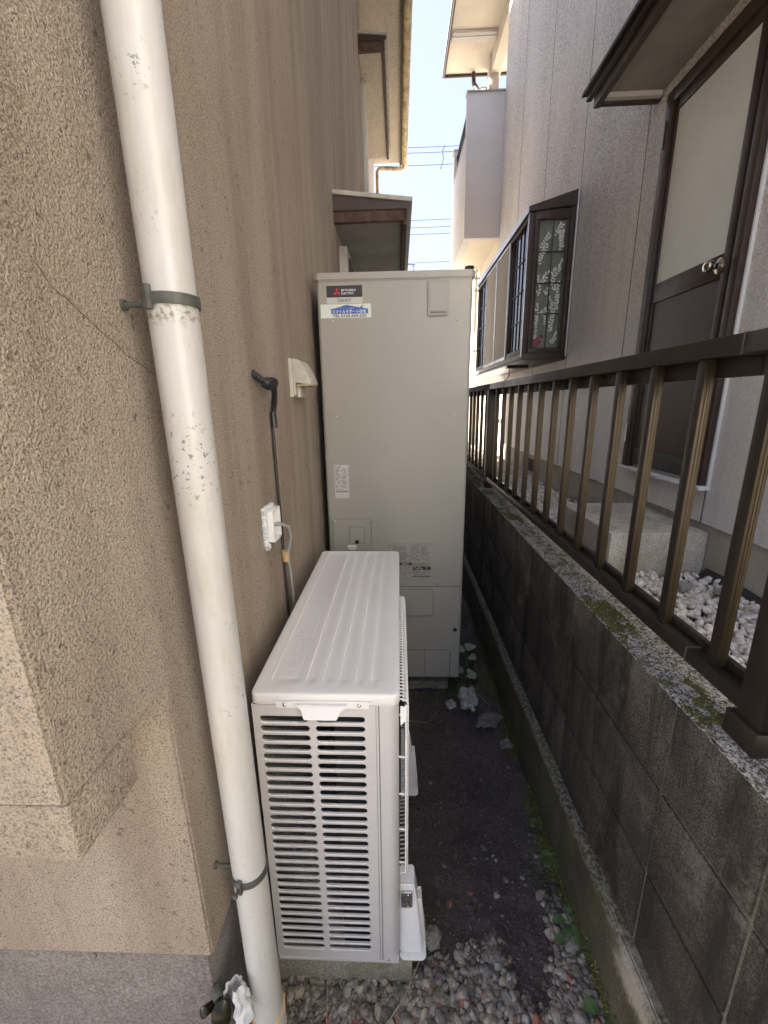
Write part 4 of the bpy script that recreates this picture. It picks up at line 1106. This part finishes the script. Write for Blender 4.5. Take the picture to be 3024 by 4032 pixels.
# leaf print on the panes
g = MB()
def leafp(x, z, a, L):
    u = Vector((math.cos(a), 0, math.sin(a))); v = Vector((-u.z, 0, u.x)); c = Vector((x, ya - .0012, z))
    pts = []
    for t, w_ in ((0, 0), (.25, .75), (.5, 1), (.75, .7), (1, 0), (.75, -.7), (.5, -1), (.25, -.75)): pts.append(c + u * L * t + v * w_ * L * .26)
    if all(BX + .095 < p.x < XH - .079 and .447 < p.z < 1.45 and abs(p.x - 1.317) > .003 for p in pts): g.face(pts)
for (sx, sz, a0, n_) in ((1.21, .50, 1.5, 14), (1.215, .62, 1.3, 12), (1.22, .85, 1.6, 12), (1.21, 1.10, 1.5, 12), (1.25, .70, 1.1, 10), (1.285, .86, 1.2, 12), (1.34, .90, 1.0, 16), (1.36, 1.02, 1.3, 12), (1.37, 1.28, 1.2, 12), (1.31, 1.33, .6, 11), (1.345, .56, 1.3, 14), (1.35, .47, .8, 10), (1.30, .61, 1.5, 12), (1.38, .74, 1.2, 12), (1.235, .96, 1.0, 12), (1.395, 1.20, 1.6, 10), (1.22, 1.20, 1.4, 10), (1.33, .78, 1.5, 9)):
    x, z, a = sx, sz, a0
    for k in range(int(n_ * .7)):
        x += math.cos(a) * .022; z += math.sin(a) * .022; a += random.uniform(-.28, .28)
        for sgn in (-1, 1): leafp(x, z, a + sgn * random.uniform(.6, 1.1), random.uniform(.024, .032))
P('leaf_pattern', g, 'lace', BWN, smooth=False, kind='stuff')
bp('back_board', XH - .010, XH - .002, BY0 + .07, BY1 - .05, BZ0 + .03, 1.5, 'curtain', 0)
g = MB(); pts = []  # pale curtain set close behind the panes, its brightness imitating reflected sky
for k in range(61): pts.append((BX + .060 + .008 * math.sin(k * 1.15), 4.16 + k * (6.2 - 4.16) / 60))
for (a, b_), (c, d_) in zip(pts, pts[1:]): g.face([(a, b_, .43), (c, d_, .43), (c, d_, 1.47), (a, b_, 1.47)])
P('curtain', g, 'curtain', BWN)
P('net_curtain', MB().box(BX + .06, XH - .055, ya + .045, ya + .047, .44, 1.47), 'glassback', BWN)
g = MB()
for k in range(14): g.blob((1.255 + random.uniform(-.03, .035), ya + .024 + random.uniform(0, .008), .505 + random.uniform(-.035, .04)), .022, .008, .018, 2, .5, k)
FLW = P('pink_flower', g, 'pink', BWN)
# long side sashes
ym = [4.085, 4.60, 5.16, 5.71, 6.31]
bp('head_rail', BX, BX + .06, BY0 + .061, BY1, 1.455, 1.504); bp('bottom_rail', BX, BX + .06, BY0 + .061, BY1, BZ0 + .031, .448, 'brown')
bp('corner_post', BX, BX + .06, ym[4] + .002, BY1, .4485, 1.4545)
bp('corner_trim', BX - .004, BX - .0005, BY0, BY0 + .022, BZ0, 1.5, 'alu', .001)
for a, b_, kind in ((ym[0], ym[1], 'g'), (ym[1], ym[2], 's'), (ym[2], ym[3], 's'), (ym[3], ym[4], 'g')):
    if kind == 's':
        x0 = BX - .012
        for q in ((a + .002, a + .022, .40, 1.47), (b_ - .022, b_ - .002, .40, 1.47)): bp('screen_frame', x0, x0 + .018, q[0], q[1], q[2], q[3], 'alu', .002)
        bp('screen_frame', x0, x0 + .018, a + .0225, b_ - .0225, 1.45, 1.47, 'alu', .002); bp('screen_frame', x0, x0 + .018, a + .0225, b_ - .0225, .40, .43, 'alu', .002)
        P('insect_screen', MB().box(x0 + .008, x0 + .009, a + .0225, b_ - .0225, .4305, 1.4495), 'screen', BWN)
        P('pane', MB().box(BX + .030, BX + .034, a, b_, .449, 1.454), 'glass', BWN)
    else:
        bp('sash', BX + .012, BX + .045, a + .001, a + .03, .449, 1.454); bp('sash', BX + .012, BX + .045, b_ - .03, b_ - .001, .449, 1.454)
        n_ = 4; w_ = (b_ - a - .06) / n_; zq = [.449, .70, .95, 1.20, 1.454]
        for k in range(n_):
            for za, zb in zip(zq, zq[1:]): P('pane', MB().box(BX + .026, BX + .030, a + .03 + k * w_ + .004, a + .03 + (k + 1) * w_ - .004, za + .004, zb - .004), 'glass', BWN)
            if k: bp('muntin', BX + .018, BX + .036, a + .03 + k * w_ - .004, a + .03 + k * w_ + .004, .449, 1.454, 'brown', .001)
        for z in zq[1:-1]: bp('muntin', BX + .017, BX + .0375, a + .0302, b_ - .0302, z - .0035, z + .0035, 'brown', .001)
bp('skirt', BX - .004, BX + .011, BY0 + .023, BY1, BZ0 - .005, BZ0 + .03, 'edge', .003)
g = MB(); g.box(1.12, 1.33, 4.55, 4.62, BZ0 - .06, BZ0 - .031); P('support_arm', g, 'brown', BWN)
g = MB(); g.tube([(1.15, 4.58, BZ0 - .06), (1.16, 4.60, BZ0 - .10), (1.14, 4.60, BZ0 - .15), (1.10, 4.58, BZ0 - .18)], .004, 6); P('loose_wire', g, 'black', BWN)

# garden step, weed sheet, cap
g = MB(); g.box(1.045, XH + .016, 2.0, 2.64, -.93, -.65, .008, 3)
S('door_step', g, 'step', (1.27, 2.32, -.9), 'mossy concrete step block on pebbles below the brown door', 'step')
g = MB(); b = g.bm; prev = None
for k in range(60):
    y = -.2 + k * .0375
    if 1.99 < y < 2.66: continue
    t = noise.noise(Vector((y * 3, 0, 0))) * .02; q = [b.verts.new(p) for p in ((XH + .014, y, -.825 + t), (XH + .004, y, -.835 + t), (XH - .03 + t, y, -.868), (XH - .05 + t, y, -.90))]
    if prev:
        for i in range(3): b.faces.new((prev[i], q[i], q[i + 1], prev[i + 1]))
    prev = q
S('weed_sheet', g, 'dirtsheet', (XH, 1.0, -.86), 'black weed barrier edge showing between pebbles and the foundation', 'weed sheet')
g = MB(); g.prism(rrect(1.255, 1.315, 1.76, 1.80, .006, 3), 'z', -.832, -.822, .001); g.prism(rrect(1.262, 1.308, 1.765, 1.795, .004, 3), 'z', -.845, -.833)
S('plastic_cap', g, 'gcord', (1.285, 1.78, -.845), 'small grey plastic cap lying on the pale pebbles', 'cap')

# pebbles
pr = protos(16, 2, .35, 1, .62); pr1 = protos(10, 1, .35, 5, .62)
def inside_step(x, y): return 1.03 < x and 1.985 < y < 2.655
it, far = [], []
for layer, (sp, dz) in enumerate(((.033, .0), (.036, .014))):
    y = .9
    while y < 8.5:
        s_ = sp if y < 3 else sp * 1.25
        x = .635
        while x < 1.50:
            px, py = x + rng.uniform(-.4, .4) * s_, y + rng.uniform(-.4, .4) * s_
            if not inside_step(px, py) and not (1.25 < px < 1.32 and 1.755 < py < 1.805 and layer) and not (layer and rng.random() < .25):
                z = -.872 + dz + .010 * noise.noise(Vector((px * 4, py * 4, 0))) + rng.uniform(-.003, .006)
                (it if py < 3 else far).append((px, py, z, s_ * rng.uniform(.42, .78)))
            x += s_
        y += s_
S('pebbles', scatter('pebbles', it, pr), 'pebble', (1.1, 1.8, -.87), kind='stuff', ang=50)
S('pebbles', scatter('pebbles', far, pr1), 'pebble', (1.1, 5, -.87), kind='stuff', ang=70)

# alley gravel
it = []
def dens_g(x, y):       # thick at the near end, thinning into bare soil
    e = (.80 + .05 * noise.noise(Vector((x * 6, y * 6, 1)))) - y
    if x > .33: e += .15 * min(1, (x - .33) / .08)
    if .28 < x < .40 and y > .66: e -= .10
    return e
for _ in range(15000):
    x, y = rng.uniform(-.37, .475), rng.uniform(.42, 1.15)
    if -.33 < x < .02 and y > .716: continue
    e = dens_g(x, y)
    if e > 0 and rng.random() < .25 + e * 8 or rng.random() < .02 * (1 + max(-.8, e * 2)):
        s_ = abs(rng.normal(.0062, .003)) + .0028
        if rng.random() < .05: s_ *= 1.7
        it.append((x, y, soil_z(x, y) + rng.uniform(-.004, .012) * min(1, max(.1, e * 5)) - .004 * (e < .05), s_))
S('gravel', scatter('gravel', it, pr), 'gravel', (.1, .65, -1.42), kind='stuff', ang=50)
it = []
for _ in range(34000):
    x, y = rng.uniform(-.3, .475), .7 + 2.2 * rng.random() ** 1.2
    s_ = rng.uniform(.001, .0042)
    if rng.random() < .03: s_ *= 2.4
    it.append((x, y, soil_z(x, y) + s_ * .3, s_))
S('soil_crumbs', scatter('crumbs', it, pr1), 'crumb', (.1, 1.5, -1.42), kind='stuff')

def rock(x, y, z, rx, ry, rz, seed, mat, lab, rough=.45, name='rock', rotz=0):
    g = MB(); g.blob((x, y, z), rx, ry, rz, 4, rough, seed, 1.5, rotz)
    S(name, g, mat, (x, y, -1.42), lab, 'rock', ang=28)
rock(.318, 1.725, -1.385, .040, .058, .042, 2, 'rock1', 'largest pale rough rock in front of the tank corner', .55)
rock(.393, 1.60, -1.405, .050, .034, .022, 5, 'rock2', 'flat angular grey rock next to the footing', .6, rotz=.5)
rock(.440, 1.47, -1.408, .026, .024, .018, 8, 'rock2', 'dark round stone against the footing of the block wall', .5)
rock(.235, 1.70, -1.405, .022, .024, .018, 11, 'rock1', 'small pale stone just left of the largest rock', .5)
rock(.075, .80, -1.403, .026, .022, .018, 14, 'conc', 'yellowish stone beside the concrete base block', .4)
rock(.235, .765, -1.412, .028, .02, .012, 17, 'rock2', 'blue grey stone half sunk at the edge of the gravel', .4)

# plants
def leafmesh(g, base, d, L, W, droop=.3, n=5):
    d = Vector(d).normalized(); side = d.cross(Vector((0, 0, 1))).normalized(); base = Vector(base); prev = None
    for k in range(n + 1):
        t = k / n; c = base + d * L * t - Vector((0, 0, droop * L * t * t)); w_ = W * math.sin(math.pi * min(.97, t * .92 + .06)) ** .7
        q = [g.bm.verts.new(c - side * w_ + Vector((0, 0, w_ * .25))), g.bm.verts.new(c), g.bm.verts.new(c + side * w_ + Vector((0, 0, w_ * .25)))]
        if prev:
            for i in range(2): g.bm.faces.new((prev[i], prev[i + 1], q[i + 1], q[i])).smooth = True
        prev = q
def weed(x, y, n, L, lab, mat='leaf', group=None, h=.02, z=-1.418, W=.45):
    r = T('weed', lab, 'weed', (x, y, z), group)
    g = MB(); tips = []
    for k in range(n):
        a = k * 2.4 + random.random(); hh = h * random.uniform(.5, 1.2); dx, dy = math.cos(a) * .012, math.sin(a) * .012
        g.tube([(x, y, z - .005), (x + dx * .4, y + dy * .4, z + hh * .6), (x + dx, y + dy, z + hh)], .0008, 5); tips.append((x + dx, y + dy, z + hh, a))
    P('stem', g, mat, r)
    for (tx_, ty, tz, a) in tips[:14]:
        g = MB(); leafmesh(g, (tx_, ty, tz), (math.cos(a), math.sin(a), random.uniform(.0, .5)), L * random.uniform(.7, 1.1), L * W * .5)
        P('leaf', g, mat, r)
weed(.455, .845, 4, .038, 'large leaf weed at the footing above the gravel', W=.6)
weed(.440, .795, 4, .034, 'broad leaf weed, nearest green weed but one to the viewer along the footing', W=.8)
weed(.452, 1.00, 7, .018, 'small round leaf weed, halfway along the footing', W=1.0)
weed(.455, 1.12, 5, .016, 'tiny bright weed where soil meets the footing, farther from the viewer', W=1.0)
weed(.470, .665, 3, .040, 'green leaf lying at the footing beside the gravel, nearest weed', W=.8)
weed(.355, 2.02, 3, .060, 'pale leafy plant growing behind the right edge of the tank', 'pleaf', h=.09, W=1.1)
weed(.335, 1.90, 3, .055, 'pale broad leaf plant at the tank corner above the rocks', 'pleaf', h=.05, W=1.1)
for x, y, lab in ((.30, 1.83, 'tuft of tiny leaved weeds directly behind the largest rock'), (.36, 1.80, 'tuft of tiny leaved weeds between the largest rock and the footing'),
                  (.26, 1.78, 'tuft of tiny leaved weeds left of the largest rock under the tank edge'), (.33, 1.66, 'tuft of tiny leaved weeds in front of the largest rock'),
                  (.38, 1.90, 'tuft of tiny leaved weeds farthest back beside the footing'), (.14, 1.74, 'tuft of tiny leaved weeds in front of the dark pad under the tank')):
    for q in range(1): weed(x, y, 16, .013, lab, h=.024, W=.9)
it = []
for _ in range(14000):
    x, y = random.uniform(.02, .47), random.uniform(1.45, 2.6)
    q = noise.noise(Vector((x * 5, y * 4, 6))) + .4 * noise.noise(Vector((x * 25, y * 25, 2)))
    if q > .10 and (y > 1.62 or x > .40): it.append((x, y, soil_z(x, y) + .002, random.uniform(.0015, .004)))
S('ground_moss', scatter('gm', it, protos(4, 1, .4, 9, .5)), 'moss', (.3, 1.9, -1.42), kind='stuff')
def stalk(pts, lab, r=.0013):
    g = MB(); g.tube(pts, r, 5, rads=[r * (1 - .6 * k / (len(pts) - 1)) for k in range(len(pts))])
    S('grass_stalk', g, 'straw', pts[0], lab, 'grass stalk')
stalk([(-.06, .62, -1.415), (.0, .68, -1.40), (.05, .76, -1.385), (.058, .80, -1.36), (.05, .84, -1.345)], 'long dry grass stalk leaning past the corner of the base block', .002)
stalk([(-.18, .60, -1.41), (-.187, .665, -1.38), (-.190, .705, -1.33)], 'thin pale stalk rising upright in front of the base block')
stalk([(-.165, .60, -1.41), (-.14, .65, -1.40), (-.11, .70, -1.37)], 'slanting dry stalk to the right of the upright one')
stalk([(.40, .66, -1.402), (.385, .70, -1.404), (.375, .735, -1.403)], 'short straw lying on the gravel by the footing', .0016)
stalk([(.42, 1.70, -1.41), (.36, 1.76, -1.38), (.33, 1.85, -1.35)], 'brown twig leaning behind the largest rock', .002)
stalk([(.02, 1.60, -1.41), (.12, 1.58, -1.405), (.17, 1.66, -1.40), (.17, 1.76, -1.385)], 'curved dead runner on the soil in front of the tank', .0016)

# ------------------------------------------------------------------ power lines
for (z0, z1, lab) in ((14.98, 14.80, 'highest thin power line across the gap'), (14.70, 14.52, 'second highest power line, just under the top one'), (14.03, 13.90, 'third power line, joined by hangers to those above'),
                      (11.07, 11.02, 'fourth power line, upper one of the close middle three'), (10.65, 10.62, 'middle one of the three close power lines'), (10.27, 10.25, 'lowest one of the three close power lines'), (8.55, 8.75, 'lowest power line just above the tank')):
    g = MB(); pts = []
    for k in range(17):
        t = k / 16; pts.append((-9 + 20 * t, 30, z0 + (z1 - z0) * t - .25 * (1 - (2 * t - 1) ** 2) + .22))
    g.tube(pts, .016, 6); S('power_line', g, 'wire', (0, 30, 10), lab, 'power line', 'power lines')
g = MB(); g.tube([(2.95, 29.98, 14.9), (2.80, 29.98, 14.6), (2.86, 29.98, 14.2), (2.70, 29.98, 13.7)], .03, 6)
S('cable_hanger', g, 'wire', (2.8, 29.98, 14.2), 'kinked hanger linking the top power lines', 'cable hanger')
PO = T('power_pole', 'distant utility pole fitting with crossbar low over the tank', 'utility pole', (.9, 31, -1.45))
g = MB(); g.tube([(1.05, 31, -1.47), (1.05, 31, 8.8)], .035, 8); P('mast', g, 'wire', PO)
g = MB(); g.tube([(.6, 31, 8.85), (1.2, 31, 8.8)], .03, 6); P('crossbar', g, 'wire', PO)
